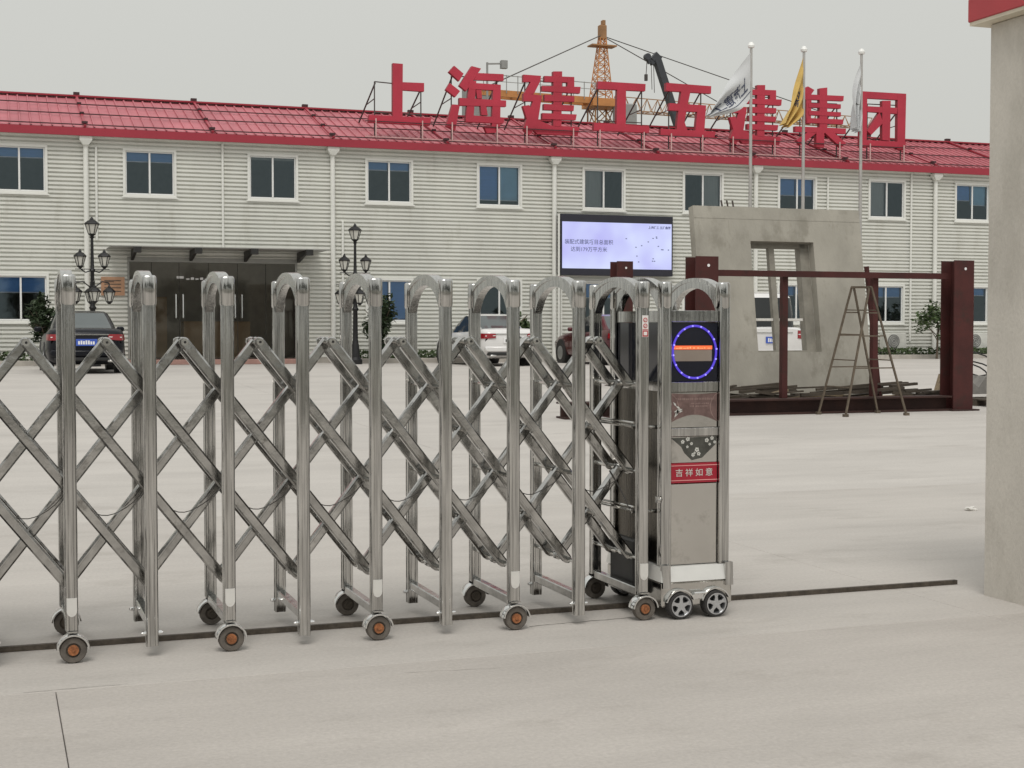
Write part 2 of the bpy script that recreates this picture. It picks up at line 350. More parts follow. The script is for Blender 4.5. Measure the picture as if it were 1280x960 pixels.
def arch_mesh(span):
    # band in the YZ plane, extruded along X
    b = MB(); n = 14; outer, inner = [], []
    a0, a1 = .030, span-.030; c = (a0+a1)/2; hw = (a1-a0)/2
    for i in range(n+1):
        t = -1+2*i/n; outer.append((c+t*hw, 1.602+.056*(1-abs(t)**2.3))); inner.append((c+t*hw*.93, 1.492+.118*(1-abs(t)**2.1)**.62))
    inner[0] = (a0, 1.482); inner[-1] = (a1, 1.482)
    for w, grow in ((.019, 0), (.024, 1)):
        o_, i_ = outer, inner
        if grow: o_ = outer; i_ = [(y, z-.016) for y, z in outer]
        vs = [(-w, y, z+grow*.003) for y, z in o_]+[(-w, y, z+(0 if not grow else 0)) for y, z in i_]+[(w, y, z+grow*.003) for y, z in o_]+[(w, y, z) for y, z in i_]
        m_ = n+1; fs = []
        for i in range(n):
            fs += [(i, i+1, m_+i+1, m_+i), (2*m_+i, 3*m_+i, 3*m_+i+1, 2*m_+i+1), (i, 2*m_+i, 2*m_+i+1, i+1), (m_+i, m_+i+1, 3*m_+i+1, 3*m_+i)]
        fs += [(0, m_, 3*m_, 2*m_), (n, 2*m_+n, 3*m_+n, m_+n)]
        b.add(vs, fs)
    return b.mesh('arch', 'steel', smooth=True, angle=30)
P_WHEEL, P_HANG, P_CAP = post_mesh(.136, 1.56), post_mesh(.045, 1.56), cap_mesh()
ARCH = arch_mesh(GR-GF)
def wheel_meshes(R=.056, w=.02):
    t = MB(); n = 24; prof = [(R*.55, -w), (R*.92, -w), (R, -w*.6), (R, w*.6), (R*.92, w), (R*.55, w)]
    t.ring_loft([[Vector((math.cos(2*PI*i/n)*r, y, math.sin(2*PI*i/n)*r)) for r, y in prof] for i in range(n)]+[[Vector((r, y, 0)) for r, y in prof]], caps=False)
    h = MB(); h.tube((0, -w*.7, 0), (0, w*.7, 0), R*.60, 20, mi=1); h.tube((0, -w*1.2, 0), (0, w*1.15, 0), R*.40, 14); h.tube((0, -w*1.4, 0), (0, w*1.4, 0), R*.14, 6)
    return t.mesh('tyre', 'dusty_tyre', smooth=True), h.mesh('hub', ['rust', 'rail_iron'], smooth=True)
W_T, W_H = wheel_meshes(); W_HR = W_H.copy(); W_HR.materials[0] = M['rail_iron']
def fender_mesh(R=.060, w=.032, a0=5, a1=175):
    b = MB(); n = 16; rings = []
    for i in range(n+1):
        t = math.radians(a0+(a1-a0)*i/n); c, s_ = math.cos(t), math.sin(t)
        rings.append([Vector((c*r, y, s_*r)) for r, y in ((R, -w), (R+.006, -w), (R+.008, -w*.8), (R+.008, w*.8), (R+.006, w), (R, w))])
    b.ring_loft(rings); return b.mesh('fender', 'chrome', smooth=True)
FEND = fender_mesh()
def badge_mesh():
    b = MB(); pts = [(-.021, .275), (.021, .275), (.021, .222)]+[(.021*math.cos(t), .222-.026*math.sin(t)) for t in [PI*i/8 for i in range(1, 8)]]+[(-.021, .222)]
    b.prism([(x, -.0268, z) for x, z in pts], (0, -.004, 0)); b.tube((0, -.031, .212), (0, -.0325, .212), .005, 10); return b.mesh('badge', 'badge')
BADGE = badge_mesh()
def foot_mesh():
    b = MB()
    for s_ in (-1, 1): b.tube((0, 0, .10), (s_*.040, 0, .10), .009, 8); b.tube((s_*.028, 0, .10), (s_*.046, 0, .10), .005, 6)
    return b.mesh('bolt', 'chrome')
BOLT = foot_mesh()
def add_wheel(parent, loc, rear=False):
    o = link('wheel_bracket', BRK, parent, loc)
    link('tyre', W_T, o); link('hub', W_HR if rear else W_H, o); link('fender', FEND, o)
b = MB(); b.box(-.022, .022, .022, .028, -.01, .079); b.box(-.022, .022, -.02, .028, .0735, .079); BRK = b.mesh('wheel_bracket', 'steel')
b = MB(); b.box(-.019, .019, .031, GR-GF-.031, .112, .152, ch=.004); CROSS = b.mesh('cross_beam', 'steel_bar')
K0, K1 = -6, 8
for k in range(K0, K1+1):
    x = GP*k; whl = (k % 2 == 0)
    for y in (0, GR-GF):
        p = link('post', P_WHEEL if whl else P_HANG, gate, (x, y, 0)); link('post_cap', P_CAP, p)
        if whl:
            if y == 0: link('badge', BADGE, p)
            add_wheel(gate, (x+.004, y-.016 if y == 0 else y+.016, .056), y > 0)
        else: link('bolt', BOLT, p)
    link('arch', ARCH, gate, (x, 0, 0)); link('cross_beam', CROSS, gate, (x, 0, 0))
# scissor bars
Z0s, DZ = 1.345, .2105       # top pivot height and step per half pitch
YF, YM, YR = .155, .265, .375  # front, middle and rear bars (behind the front posts)
def bar_mesh(x0, z0, x1, z1):
    b = MB(); d = Vector((x1-x0, 0, z1-z0)); n_ = Vector((-d.z, 0, d.x)).normalized(); u = d.normalized(); h = .0225; t = .019; e_ = .022
    pts = []
    for sgn, ctr in ((-1, Vector((0, 0, 0))), (1, d)):
        base = math.atan2(u.z, u.x)+(0 if sgn > 0 else PI)
        for i in range(7):
            a_ = base-PI/2+PI*i/6; pts.append(ctr+Vector((math.cos(a_)*h, 0, math.sin(a_)*h)))
    # two-lip profile: chamfered box
    fr = [p+Vector((0, -t, 0)) for p in pts]; bk = [p+Vector((0, t, 0)) for p in pts]
    c0 = d*.5
    def inset(ps, y): 
        return [Vector((p.x, 0, p.z))+((c0-p).normalized()*0)-(n_*math.copysign(.0075, (p-c0).dot(n_)))+Vector((0, y, 0)) for p in pts]
    b.ring_loft([inset(pts, -t), [p+Vector((0, -t+.0075, 0)) for p in pts], [p+Vector((0, t-.0075, 0)) for p in pts], inset(pts, t)])
    # raised centre rib
    b.bar(u*.03+Vector((0, -t-.0015, 0)), d-u*.03+Vector((0, -t-.0015, 0)), .003, .016, up=n_)
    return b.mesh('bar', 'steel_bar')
BARM = {}
def add_bar(xa, la, xb, lb, y):
    key = (round(xb-xa, 2), lb-la)
    if key not in BARM: BARM[key] = bar_mesh(0, 0, (xb-xa)*GP, -(lb-la)*DZ)
    link('bar', BARM[key], gate, (xa*GP, y, Z0s-la*DZ))
nodes = set()
for k in range(K0, K1):
    m_ = k+.5; e_ = min(m_+2.5, K1); n_ = int(round((e_-m_)*2))
    for y in (YF, YR): add_bar(m_, 0, e_, n_, y)
    e_ = max(m_-2.5, K0); n_ = int(round((m_-e_)*2)); add_bar(m_, 0, e_, n_, YM)
for lv in (1, 3):
    if lv < 5:
        add_bar(K1, lv, K1-(5-lv)/2, 5, YM)
        for y in (YF, YR): add_bar(K0, lv, K0+(5-lv)/2, 5, y)
for lv in range(6):
    for k in range(K0, K1+1):
        xx = k+.5 if lv % 2 == 0 else k
        if xx <= K1: nodes.add((xx, lv))
b = MB(); b.tube((0, YF-.030, 0), (0, YR+.03, 0), .0075, 10); b.tube((0, YF-.026, 0), (0, YF-.0195, 0), .016, 14); b.tube((0, YF+.0195, 0), (0, YM-.0195, 0), .013, 12); b.tube((0, YM+.0195, 0), (0, YR-.0195, 0), .013, 12); b.tube((0, YF-.033, 0), (0, YF-.026, 0), .010, 6)
b.tube((0, YF-.0345, 0), (0, YF-.0332, 0), .006, 10, mi=1)
PIV = b.mesh('pivot', ['steel_plate', 'dark_metal'], smooth=True)
b = MB(); b.tube((0, YF-.018, 0), (0, YR+.018, 0), .0075, 10); b.tube((0, YF+.0195, 0), (0, YM-.0195, 0), .013, 12); b.tube((0, YM+.0195, 0), (0, YR-.0195, 0), .013, 12)
PIVM = b.mesh('pivot', 'steel_plate', smooth=True)
b = MB(); b.tube((0, .02, 0), (0, YF-.0195, 0), .010, 10); b.tube((0, YR+.0195, 0), (0, GR-GF-.02, 0), .010, 10); b.tube((0, YF+.0195, 0), (0, YM-.0195, 0), .013, 12); b.tube((0, YM+.0195, 0), (0, YR-.0195, 0), .013, 12)
b.tube((0, .02, 0), (0, GR-GF-.02, 0), .007, 8)
PIVP = b.mesh('pivot', 'steel_plate', smooth=True)
for xx, lv in sorted(nodes): link('pivot', PIV if lv == 0 else (PIVM if lv % 2 == 0 else PIVP), gate, (xx*GP, 0, Z0s-lv*DZ))
for k in range(K0, K1):                  # sagging cable from frame to frame
    b = MB(); sag = .125 if k < 3 else .1+.03*random.random(); b.path([(GP*i/12, YF+.05+.02*math.sin(i), -sag*(1-(i/6-1)**2)) for i in range(13)], .0022, 5)
    link('cable', b.mesh('cable', 'wire', smooth=True), gate, (GP*k, 0, Z0s-3*DZ))
# warning sticker on the last post
b = MB(); b.box(-.016, .016, -.0290, -.0275, 1.365, 1.468); xk = GP*K1
st = link('warning_sticker', b.mesh('warning_sticker', 'sticker_white'), gate, (xk+.002, 0, 0))
b = MB(); b.box(-.0145, .0145, -.0300, -.0291, 1.367, 1.396); b.box(-.0145, .0145, -.0300, -.0291, 1.399, 1.402); b.box(-.009, .009, -.0307, -.0301, 1.373, 1.390, 1)
for z in (1.418, 1.446):
    b.tube((0, -.0301, z), (0, -.0291, z), .011, 14); b.tube((0, -.0308, z), (0, -.0302, z), .007, 12, mi=1); b.bar((-.006, -.0311, z-.005), (.006, -.0311, z+.005), .0006, .002)
link('sticker_print', b.mesh('sticker_print', ['sticker_red', 'sticker_white']), st)

# ------------------------------------------------------------------ control head of the gate (part of the gate)
HX0, HX1 = 3.050-GX0, 3.364-GX0; HC = (HX0+HX1)/2; HD = GR-GF
b = MB(); b.box(HX0-.032, HX1+.034, -.045, HD+.045, .058, .178, ch=.008)
b.add([(HX0-.036, -.049, .18), (HX1+.042, -.049, .18), (HX1+.034, -.030, .252), (HX0-.028, -.030, .252), (HX0-.036, HD+.049, .18), (HX1+.042, HD+.049, .18), (HX1+.034, HD+.03, .252), (HX0-.028, HD+.03, .252)],
      [(0, 1, 2, 3), (1, 5, 6, 2), (5, 4, 7, 6), (4, 0, 3, 7), (3, 2, 6, 7), (0, 4, 5, 1)], 1)
head = link('drive_head', b.mesh('drive_head', ['steel_plate', 'badge']), gate)
b = MB(); hw_ = .036
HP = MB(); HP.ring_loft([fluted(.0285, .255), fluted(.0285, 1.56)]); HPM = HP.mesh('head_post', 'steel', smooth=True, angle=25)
for x in (HX0, HX1):
    for y in (0, HD): link('head_post', HPM, head, (x, y, 0)); link('head_post_cap', P_CAP, head, (x, y, 0))
    link('head_arch', ARCH, head, (x, 0, 0))
for (x0, x1, n_) in ((HX0-.03, HX0+.012, 0), (HX1-.006, HX1+.036, 1)):     # bright corner blocks of the bumper
    c = MB(); c.add([(x0, -.056, .150), (x1, -.056, .150), (x1, -.05, .262), (x0, -.05, .262), (x0, -.02, .15), (x1, -.02, .15), (x1, -.02, .262), (x0, -.02, .262)],
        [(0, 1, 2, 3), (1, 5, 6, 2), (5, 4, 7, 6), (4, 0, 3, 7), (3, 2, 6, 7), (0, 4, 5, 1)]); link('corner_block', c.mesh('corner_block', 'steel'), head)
px0, px1 = HX0+.031, HX1-.031
def panel(name, m_, z0, z1, y=-.006, t=.012, x0=px0, x1=px1):
    c = MB(); c.box(x0, x1, y, y+t, z0, z1, ch=.0015); return link(name, c.mesh(name, m_), head)
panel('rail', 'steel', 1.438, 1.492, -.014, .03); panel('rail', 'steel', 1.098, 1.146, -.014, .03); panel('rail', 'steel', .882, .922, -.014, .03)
panel('display_panel', 'acrylic', 1.148, 1.436); panel('etched_plate', 'steel_plate', .924, 1.096); panel('etched_plate', 'steel_plate', .752, .880)
panel('banner', 'banner_red', .654, .750, -.008); panel('plain_plate', 'steel_plate', .256, .650)
# sides and back of the head
for xs_, nm in ((HX0, 'side'), (HX1, 'side')):
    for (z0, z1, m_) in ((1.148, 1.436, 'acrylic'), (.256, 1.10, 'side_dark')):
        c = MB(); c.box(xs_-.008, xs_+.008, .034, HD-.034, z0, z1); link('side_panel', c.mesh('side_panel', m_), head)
    for za, zc in ((1.438, 1.492), (1.101, 1.146)):
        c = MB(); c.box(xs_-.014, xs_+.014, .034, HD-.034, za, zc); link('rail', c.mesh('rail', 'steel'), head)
c = MB(); c.box(px0, px1, HD-.006, HD+.006, .256, 1.436); link('back_panel', c.mesh('back_panel', 'steel_plate'), head)
# LED ring and scrolling strip
RC = ((px0+px1)/2-.002, 1.291); RR = .122
c = MB(); n_ = 48; c.ring_loft([[Vector((RC[0]+math.cos(t)*(RR*.96+.0056*math.cos(q)), -.011+.0056*math.sin(q), RC[1]+math.sin(t)*(RR*1.04+.0056*math.cos(q)))) for q in [2*PI*i/8 for i in range(8)]] for t in [2*PI*j/n_ for j in range(n_+1)]], caps=False)
lr = link('light_ring', c.mesh('light_ring', 'led_ring', smooth=True), head)
c = MB()
for j in range(16):
    t = 2*PI*(j+.3)/16; p = Vector((RC[0]+math.cos(t)*RR*.96, -.0165, RC[1]+math.sin(t)*RR*1.04)); c.tube(p, p+Vector((0, -.003, 0)), .0042, 8)
link('light_dot', c.mesh('light_dot', 'led_dot'), head)
panel('display_strip', 'led_strip', 1.246, 1.322, -.0085, .004, RC[0]-.118, RC[0]+.096)
panel('display_row', 'led_orange', 1.304, 1.322, -.0105, .0015, RC[0]-.118, RC[0]+.096)
c = MB(); x = RC[0]-.114
while x < RC[0]+.088:
    w = random.choice((.006, .010, .016)); c.box(x, min(x+w, RC[0]+.092), -.0118, -.0110, 1.308, 1.308+random.choice((.003, .005, .008))); x += w+random.choice((.003, .006, .012))
link('display_glyphs', c.mesh('display_glyphs', 'led_orange_hot'), head)
# etched scene: cushion shape, lattice of tiny marks
def onp(name, m_, polys, y=-.0068, t=-.0008):
    c = MB()
    for P_ in polys: c.prism([(x, y, z) for x, z in P_], (0, t, 0))
    return link(name, c.mesh(name, m_), head)
cx = (px0+px1)/2; hw = (px1-px0)/2-.002; N = 12
top = [(cx-hw+2*hw*i/N, 1.092-.006*math.sin(PI*i/N)) for i in range(N+1)]; bot = [(cx+hw-2*hw*i/N, .952+.034*math.sin(PI*i/N)) for i in range(N+1)]
onp('etched_picture', 'etch_brown', [top+bot])
arcs = []
for s_ in (-1, 1):
    A_ = [(cx+s_*(hw-.0)-s_*.040*math.sin(PI*i/10)**.7, .955+.135*i/10) for i in range(11)]; B_ = [(x+s_*.004, z) for x, z in A_]
    arcs.append(A_+B_[::-1])
marks = []
for r_, (z, h, a0, a1) in enumerate(((1.058, .011, -.80, .82), (1.038, .006, -.15, .6), (1.024, .008, -.2, .55))):
    x = cx+a0*hw
    while x < cx+a1*hw:
        w = random.uniform(.004, .008); marks.append([(x, z), (x+w, z), (x+w, z+h*random.uniform(.6, 1)), (x, z+h)]); x += w+random.uniform(.002, .005)
onp('etched_lines', 'etch_mid', arcs+marks+[[(cx+.002, .99), (cx+.004, .99), (cx+.004, 1.08), (cx+.002, 1.08)]], -.0077)
leaf = []
for (x, z, a_, l_) in ((-.88, .975, .9, .04), (-.78, .985, 1.3, .035), (-.9, 1.0, .3, .05), (-.82, 1.03, -.5, .03), (-.93, 1.05, -.9, .03), (-.74, 1.0, .2, .03)):
    d = Vector((math.cos(a_), math.sin(a_)))*l_; q = Vector((-d.y, d.x))*.16; o_ = Vector((cx+x*hw, z)); leaf.append([tuple(o_), tuple(o_+d*.5+q), tuple(o_+d), tuple(o_+d*.5-q)])
onp('etched_leaves', 'etch_light', leaf, -.0088)
onp('etched_vase', 'etch_dark', [[(cx-hw, .874), (cx+hw, .878), (cx+hw*.95, .84), (cx+hw*.35, .775), (cx-hw*.1, .764), (cx-hw*.42, .80), (cx-hw*.55, .83)]], -.0068)
fl = []
for (x, z, r) in ((-.5, .855, .010), (-.28, .868, .011), (-.12, .845, .008), (.55, .86, .011), (.78, .87, .010), (.9, .85, .008), (.12, .815, .012), (.2, .795, .010), (-.05, .79, .010), (-.3, .83, .007), (.68, .84, .007), (.02, .80, .006)):
    o_ = Vector((cx+x*hw, z))
    for q in range(5):
        t = 2*PI*q/5+x*7; c_ = o_+Vector((math.cos(t), math.sin(t)))*r*.62
        fl.append([tuple(c_+Vector((math.cos(v), math.sin(v)))*r*.42) for v in [2*PI*i/6 for i in range(6)]])
c = MB()
for i, P_ in enumerate(fl): c.prism([(x, -.0077-.00012*(i % 5), z) for x, z in P_], (0, -.0006, 0))
link('etched_flowers', c.mesh('etched_flowers', 'etch_light'), head)
# red banner lettering and hairlines
def put_text(body, size, bold, fn, name, m_, parent):
    vs, fs = text_pts(body, size, 'CENTER', bold); c = MB(); c.add([fn(v.x, v.y) for v in vs], fs); return link(name, c.mesh(name, m_, ORG.get('x', (0, 0, 0)), fix=False), parent)
put_text('吉 祥 如 意', .040, .0003, lambda x, y: (cx+x*1.06, -.0093, .7015+y), 'banner_lettering', 'etch_light', head)
c = MB(); c.box(px0, px1, -.0094, -.0081, .737, .7405); c.box(px0, px1, -.0094, -.0081, .665, .6685); link('banner_line', c.mesh('banner_line', 'banner_pink'), head)
# small smooth latch on the side post, chassis bar, alloy wheels with fenders
c = MB(); c.tube((HX0-.045, -.02, .58), (HX0-.030, -.02, .58), .012, 10); c.box(HX0-.048, HX0-.034, -.03, .0, .565, .595); link('latch', c.mesh('latch', 'steel'), head)
def alloy(R=.066, w=.028):
    t = MB(); n = 32; prof = [(R*.70, -w), (R*.78, -w*1.05), (R*.95, -w), (R, -w*.7), (R, w*.7), (R*.95, w), (R*.7, w)]
    t.ring_loft([[Vector((math.cos(2*PI*i/n)*r, y, math.sin(2*PI*i/n)*r)) for r, y in prof] for i in range(n+1)], caps=False, mi=0)
    rim = [(R*.70, -w), (R*.80, -w*1.12), (R*.72, -w*1.12), (R*.66, -w*.7), (R*.66, w*.5)]
    t.ring_loft([[Vector((math.cos(2*PI*i/n)*r, y, math.sin(2*PI*i/n)*r)) for r, y in rim] for i in range(n+1)], caps=False, mi=1)
    for q in range(5):
        a_ = 2*PI*q/5+PI/2; d = Vector((math.cos(a_), 0, math.sin(a_))); s_ = Vector((-d.z, 0, d.x))
        pts = [d*R*.16-s_*R*.17, d*R*.50-s_*R*.10, d*R*.72-s_*R*.20, d*R*.72+s_*R*.20, d*R*.50+s_*R*.10, d*R*.16+s_*R*.17]
        t.prism([v+Vector((0, -w*.98-.0003*q, 0)) for v in pts], (0, .012, 0), 1)
    t.tube((0, -w*1.0, 0), (0, w*.2, 0), R*.24, 14, mi=1); t.tube((0, -w*.2, 0), (0, w*.5, 0), R*.66, 24, mi=2)
    return t.mesh('wheel', ['tyre', 'alloy', 'trim_black'], smooth=True)
ALW = alloy(); FEN2 = fender_mesh(.073, .026, 20, 165)
for x in (HC-.098, HC+.092):
    for y in (-.045, HD+.045):
        link('wheel', ALW, head, (x, y, .066)); link('fender', FEN2, head, (x, y, .066))
c = MB(); c.box(HC-.03, HC+.03, -.066, -.046, .095, .128); c.tube((HC-.03, -.072, .125), (HC+.03, -.072, .125), .008, 8); link('step_bar', c.mesh('step_bar', 'chrome', smooth=True), head)
# coupling braces between the last frame and the head, power cord
xk = GP*K1
for z in (.93, .52):
    c = MB(); c.tube((xk-.03, .05, z), (HX0-.005, .05, z-.004), .010, 8); c.tube((xk-.11, HD-.06, z+.02), (xk-.01, .06, z), .009, 8); c.tube((xk-.10, HD-.10, z+.035), (xk-.01, .07, z+.018), .006, 6)
    link('coupling', c.mesh('coupling', 'steel_plate', smooth=True), gate)
c = MB(); c.path([(xk-.06, .25, .70), (xk-.035, .18, .62), (xk-.02, .1, .53)], .004, 6); link('cord', c.mesh('cord', 'wire'), gate)
# motor housing between last frame and head
c = MB(); c.box(xk+.03, HX0-.045, .16, HD-.12, .09, .36, ch=.01); link('motor_box', c.mesh('motor_box', 'dark_metal'), gate)

# ================================================================== GATE PILLAR
pil = thing('gate_pillar', 'grey stucco gate pillar with a red cap at the end of the rail', 'pillar', (5.35, 5.7, 0))
b = MB(); n_ = 1
b.box(4.90, 5.85, 5.05, 6.265, -.01, 2.985, ch=.006); part(b, 'shaft', 'stucco', pil)
b = MB(); b.box(4.828, 5.92, 4.98, 6.34, 2.986, 3.004); part(b, 'soffit', 'cream', pil)
b = MB(); b.box(4.82, 5.93, 4.97, 6.348, 3.0045, 3.125, ch=.005); part(b, 'cap', 'cap_red', pil)

# litter on the yard
b = MB(); c0 = pZ(1214, 638, 0); bm = bmesh.new(); bmesh.ops.create_icosphere(bm, subdivisions=2, radius=.05)
for v in bm.verts:
    v.co *= .7+.6*noise.noise(v.co*30); v.co.z = max(-.012, v.co.z*.55); v.co.x *= 1.3
b.add([v.co+Vector((c0.x, c0.y, .012)) for v in bm.verts], [[v.index for v in f.verts] for f in bm.faces]); bm.free()
single(b, 'litter', 'paper', 'crumpled pale scrap of paper lying on the yard concrete near the pillar', 'litter', (c0.x, c0.y, 0))

# ================================================================== OFFICE BUILDING
YB = 42.0; BX0, BX1 = -10.0, 50.0; WP = 3.495; WC0 = 4.225
bld = thing('office_building', 'long two-storey site office with ribbed cream siding and red metal roof', 'building', (20, YB, ZT))
wx = [(k, WC0+WP*k) for k in range(-4, 13)]
HWN = .69
UP, LO = (5.20, 6.455), (1.64, 2.90); DOOR = (3.58, 8.42)
def iv(kind):
    cuts = []
    if kind == 'up': cuts = [(c-HWN, c+HWN) for k, c in wx]
    if kind in ('lo', 'd'):
        if kind == 'lo': cuts = [(c-HWN, c+HWN) for k, c in wx if k not in (0, 1)]
        cuts.append(DOOR)
    cuts.sort(); out = []; x = BX0
    for a_, c in cuts: out.append((x, a_)); x = c
    out.append((x, BX1)); return out
PITCH, DEP = .118, .066
b = MB()
def siding(x0, x1, z0, z1):
    prof = []
    k = math.floor(z0/PITCH); 
    base = [(0, 0), (.064, 0), (.068, DEP), (.112, DEP), (.118, 0)]
    while k*PITCH < z1:
        for (dz, dy) in base[:-1]: prof.append((k*PITCH+dz, dy))
        k += 1
    prof = [(z, y) for z, y in prof if z0 <= z <= z1]; prof = [(z0, prof[0][1])]+prof+[(z1, prof[-1][1])]
    n = len(prof); b.add([(x0, YB+y, z) for z, y in prof]+[(x1, YB+y, z) for z, y in prof], [(i, n+i, n+i+1, i+1) for i in range(n-1)])
for z0, z1, kind in ((ZT, LO[0], 'd'), (LO[0], LO[1], 'lo'), (LO[1], 3.46, 'd'), (3.46, UP[0], ''), (UP[0], UP[1], 'up'), (UP[1], 6.80, '')):
    for x0, x1 in iv(kind): siding(x0, x1, z0, z1)
part(b, 'front_siding', 'siding', bld, fix=False)
b = MB()
b.box(BX0, BX1, 50.0, 50.2, ZT, 6.8); b.box(BX0, BX0+.15, YB+.125, 50, ZT, 6.8); b.box(BX1-.15, BX1, YB+.125, 50, ZT, 6.8)
b.box(BX0+.16, BX1-.16, YB+.17, 49.9, 3.62, 3.75); b.box(BX0+.16, BX1-.16, YB+.17, 49.9, 6.82, 6.86); b.box(BX0+.16, BX1-.16, YB+.17, 49.9, ZT+.01, ZT+.1)
b.box(BX0+.16, BX1-.16, 46, 46.1, ZT+.11, 3.6); b.box(BX0+.16, BX1-.16, 46, 46.1, 3.76, 6.8)
for k, c in wx: b.box(c+WP/2-.04, c+WP/2+.04, YB+.17, 45.9, 3.76, 6.8)
part(b, 'inner_walls', 'interior', bld)
b = MB()
for x0, x1 in ((BX0, 3.4), (8.6, BX1)): b.box(x0, x1, YB-.03, YB+.0, ZT-.02, ZT+.16)
part(b, 'plinth', 'kerb', bld)
# windows ------------------------------------------------------
SPEC = {('u', -1): ('bb', .2, .2), ('u', 0): ('bb', .2, .2), ('u', 1): ('cc', .05, .05), ('u', 2): ('bb', .18, .18), ('u', 3): ('bp', .86, .86), ('u', 4): ('c-', .97, 0), ('u', 5): ('-c', 0, .96),
        ('u', 6): ('bb', .45, .45), ('u', 7): ('c-', .96, 0), ('u', 8): ('bp', .42, .55), ('l', -1): ('bb', .34, .34), ('l', 2): ('bb', .96, .96), ('l', 3): ('--', 0, 0), ('l', 4): ('bb', .36, .36), ('l', 7): ('bb', .27, .27), ('l', 8): ('bb', .2, .2)}
def frame_ring(b, x0, x1, z0, z1, w, y0, y1):
    b.box(x0, x1, y0, y1, z1-w, z1); b.box(x0, x1, y0, y1, z0, z0+w); b.box(x0, x0+w, y0, y1, z0+w, z1-w); b.box(x1-w, x1, y0, y1, z0+w, z1-w)
def window(c, zr, sp):
    z0, z1 = zr; b = MB()
    frame_ring(b, c-HWN-.05, c+HWN+.05, z0-.055, z1+.045, .068, YB-.03, YB+.145)
    b.box(c-HWN-.09, c+HWN+.09, YB-.055, YB-.031, z0-.085, z0-.045)
    w_ = part(b, 'window', 'siding_trim', bld)
    b = MB(); fx = .03
    frame_ring(b, c-HWN+.021, c+HWN-.021, z0+.016, z1-.026, .035, YB+.02, YB+.07); b.box(c-.028, c+.022, YB+.005, YB+.06, z0+.052, z1-.062)
    part(b, 'sash', 'window_white', w_)
    for i, (a0, a1) in enumerate(((c-HWN+.057, c-.03), (c+.024, c+HWN-.057))):
        y = YB+.035+.02*i
        b = MB(); b.add([(a0, y, z0+.052), (a1, y, z0+.052), (a1, y, z1-.062), (a0, y, z1-.062)], [(0, 1, 2, 3)])
        part(b, 'pane', 'pane', w_, fix=False)
        if sp and sp[0][i] != '-' and sp[1+i] > 0:
            m_ = {'b': 'blind_blue', 'p': 'blind_pale', 'c': 'curtain'}[sp[0][i]]; zb = z1-.06-(z1-z0-.1)*sp[1+i]
            b = MB(); b.box(a0-.01, a1+.01, YB+.155, YB+.159, zb, z1-.05); part(b, 'blind', m_, w_)
            if sp[0][i] != 'c':
                b = MB(); b.box(a0-.01, a1+.01, YB+.148, YB+.164, zb-.03, zb-.001); part(b, 'blind_rail', 'blind_rail', w_)
for k, c in wx:
    window(c, UP, SPEC.get(('u', k), ('bb', .25, .25)))
    if k not in (0, 1): window(c, LO, SPEC.get(('l', k), ('bb', .25, .2)))
# downpipes and conduits
for x in (2.484, 9.473, 16.498, 23.6, 30.60, 37.6, -4.5, 44.6):
    b = MB(); b.tube((x, YB-.075, ZT+.02), (x, YB-.075, 6.55), .072, 12)
    dp = part(b, 'downpipe', 'siding_trim', bld, smooth=True)
    b = MB(); q = [(.075, 6.53), (.17, 6.66), (.17, 6.76)]
    b.ring_loft([[Vector((x+sx_*h, YB-.125+sy*min(h, .12), z)) for sx_, sy in ((-1, -1), (1, -1), (1, 1), (-1, 1))] for h, z in q]); part(b, 'hopper', 'siding_trim', dp)
for x, z0, z1 in ((2.763, 3.9, 6.5), (6.265, 3.75, 6.74), (9.78, ZT, 4.6), (29.65, 1.0, 6.74), (26.35, 3.0, 6.5), (16.75, ZT, 5.0)):
    b = MB(); b.tube((x, YB-.03, z0), (x, YB-.03, z1), .035, 8); part(b, 'conduit', 'siding_trim', bld, smooth=True)
# soffit band under the eave and fascia gutter
b = MB(); b.box(BX0-.3, BX1+.3, YB-.28, YB+.02, 6.782, 6.80); part(b, 'soffit', 'siding_trim', bld)
b = MB(); b.prism([(BX0-.4, YB-.30, 6.765), (BX0-.4, YB-.30, 6.985), (BX0-.4, YB-.16, 6.985), (BX0-.4, YB-.16, 6.80), (BX0-.4, YB-.2, 6.765)], (BX1-BX0+.8, 0, 0)); part(b, 'fascia_gutter', 'fascia_red', bld)
# roof: base deck, ribbed sheets, hold-down bars
RY0, RZ0, RY1, RZ1 = YB-.17, 6.985, 46.0, 8.45
def roof_pt(x, t, up=0):
    n_ = Vector((0, -(RZ1-RZ0), RY1-RY0)).normalized(); return Vector((x, RY0+(RY1-RY0)*t, RZ0+(RZ1-RZ0)*t))+n_*up
b = MB(); b.prism([(BX0-.4, RY0, RZ0-.03), (BX0-.4, RY1, RZ1-.03), (BX0-.4, 50.4, 6.95), (BX0-.4, 50.4, 6.87), (BX0-.4, RY0, RZ0-.10)], (BX1-BX0+.8, 0, 0))
roof = part(b, 'roof', 'roof_red', bld)
SW = .84; b = MB(); prof = []
for k in range(3):
    o_ = k*SW/3; prof += [(o_, 0), (o_+.20, 0), (o_+.208, .042), (o_+.242, .042), (o_+.25, 0)]
prof.append((SW+.02, .003)); n = len(prof)
b.add([roof_pt(x, 0, u) for x, u in prof]+[roof_pt(x, 1, u) for x, u in prof], [(i, i+1, n+i+1, n+i) for i in range(n-1)])
SHEET = b.mesh('roof_sheet', 'roof_red', (0, 0, 0), fix=False)
x = BX0-.38
while x < BX1+.2:
    o = link('roof_sheet', SHEET, roof, Vector((x, 0, 0))-ORG[bld]); x += SW
for t in (.02, .36, .68):
    b = MB(); p, q = roof_pt(BX0-.3, t, .08), roof_pt(BX1+.3, t, .08); b.bar(p, q, .03, .03); part(b, 'hold_down_bar', 'dark_bar', bld)
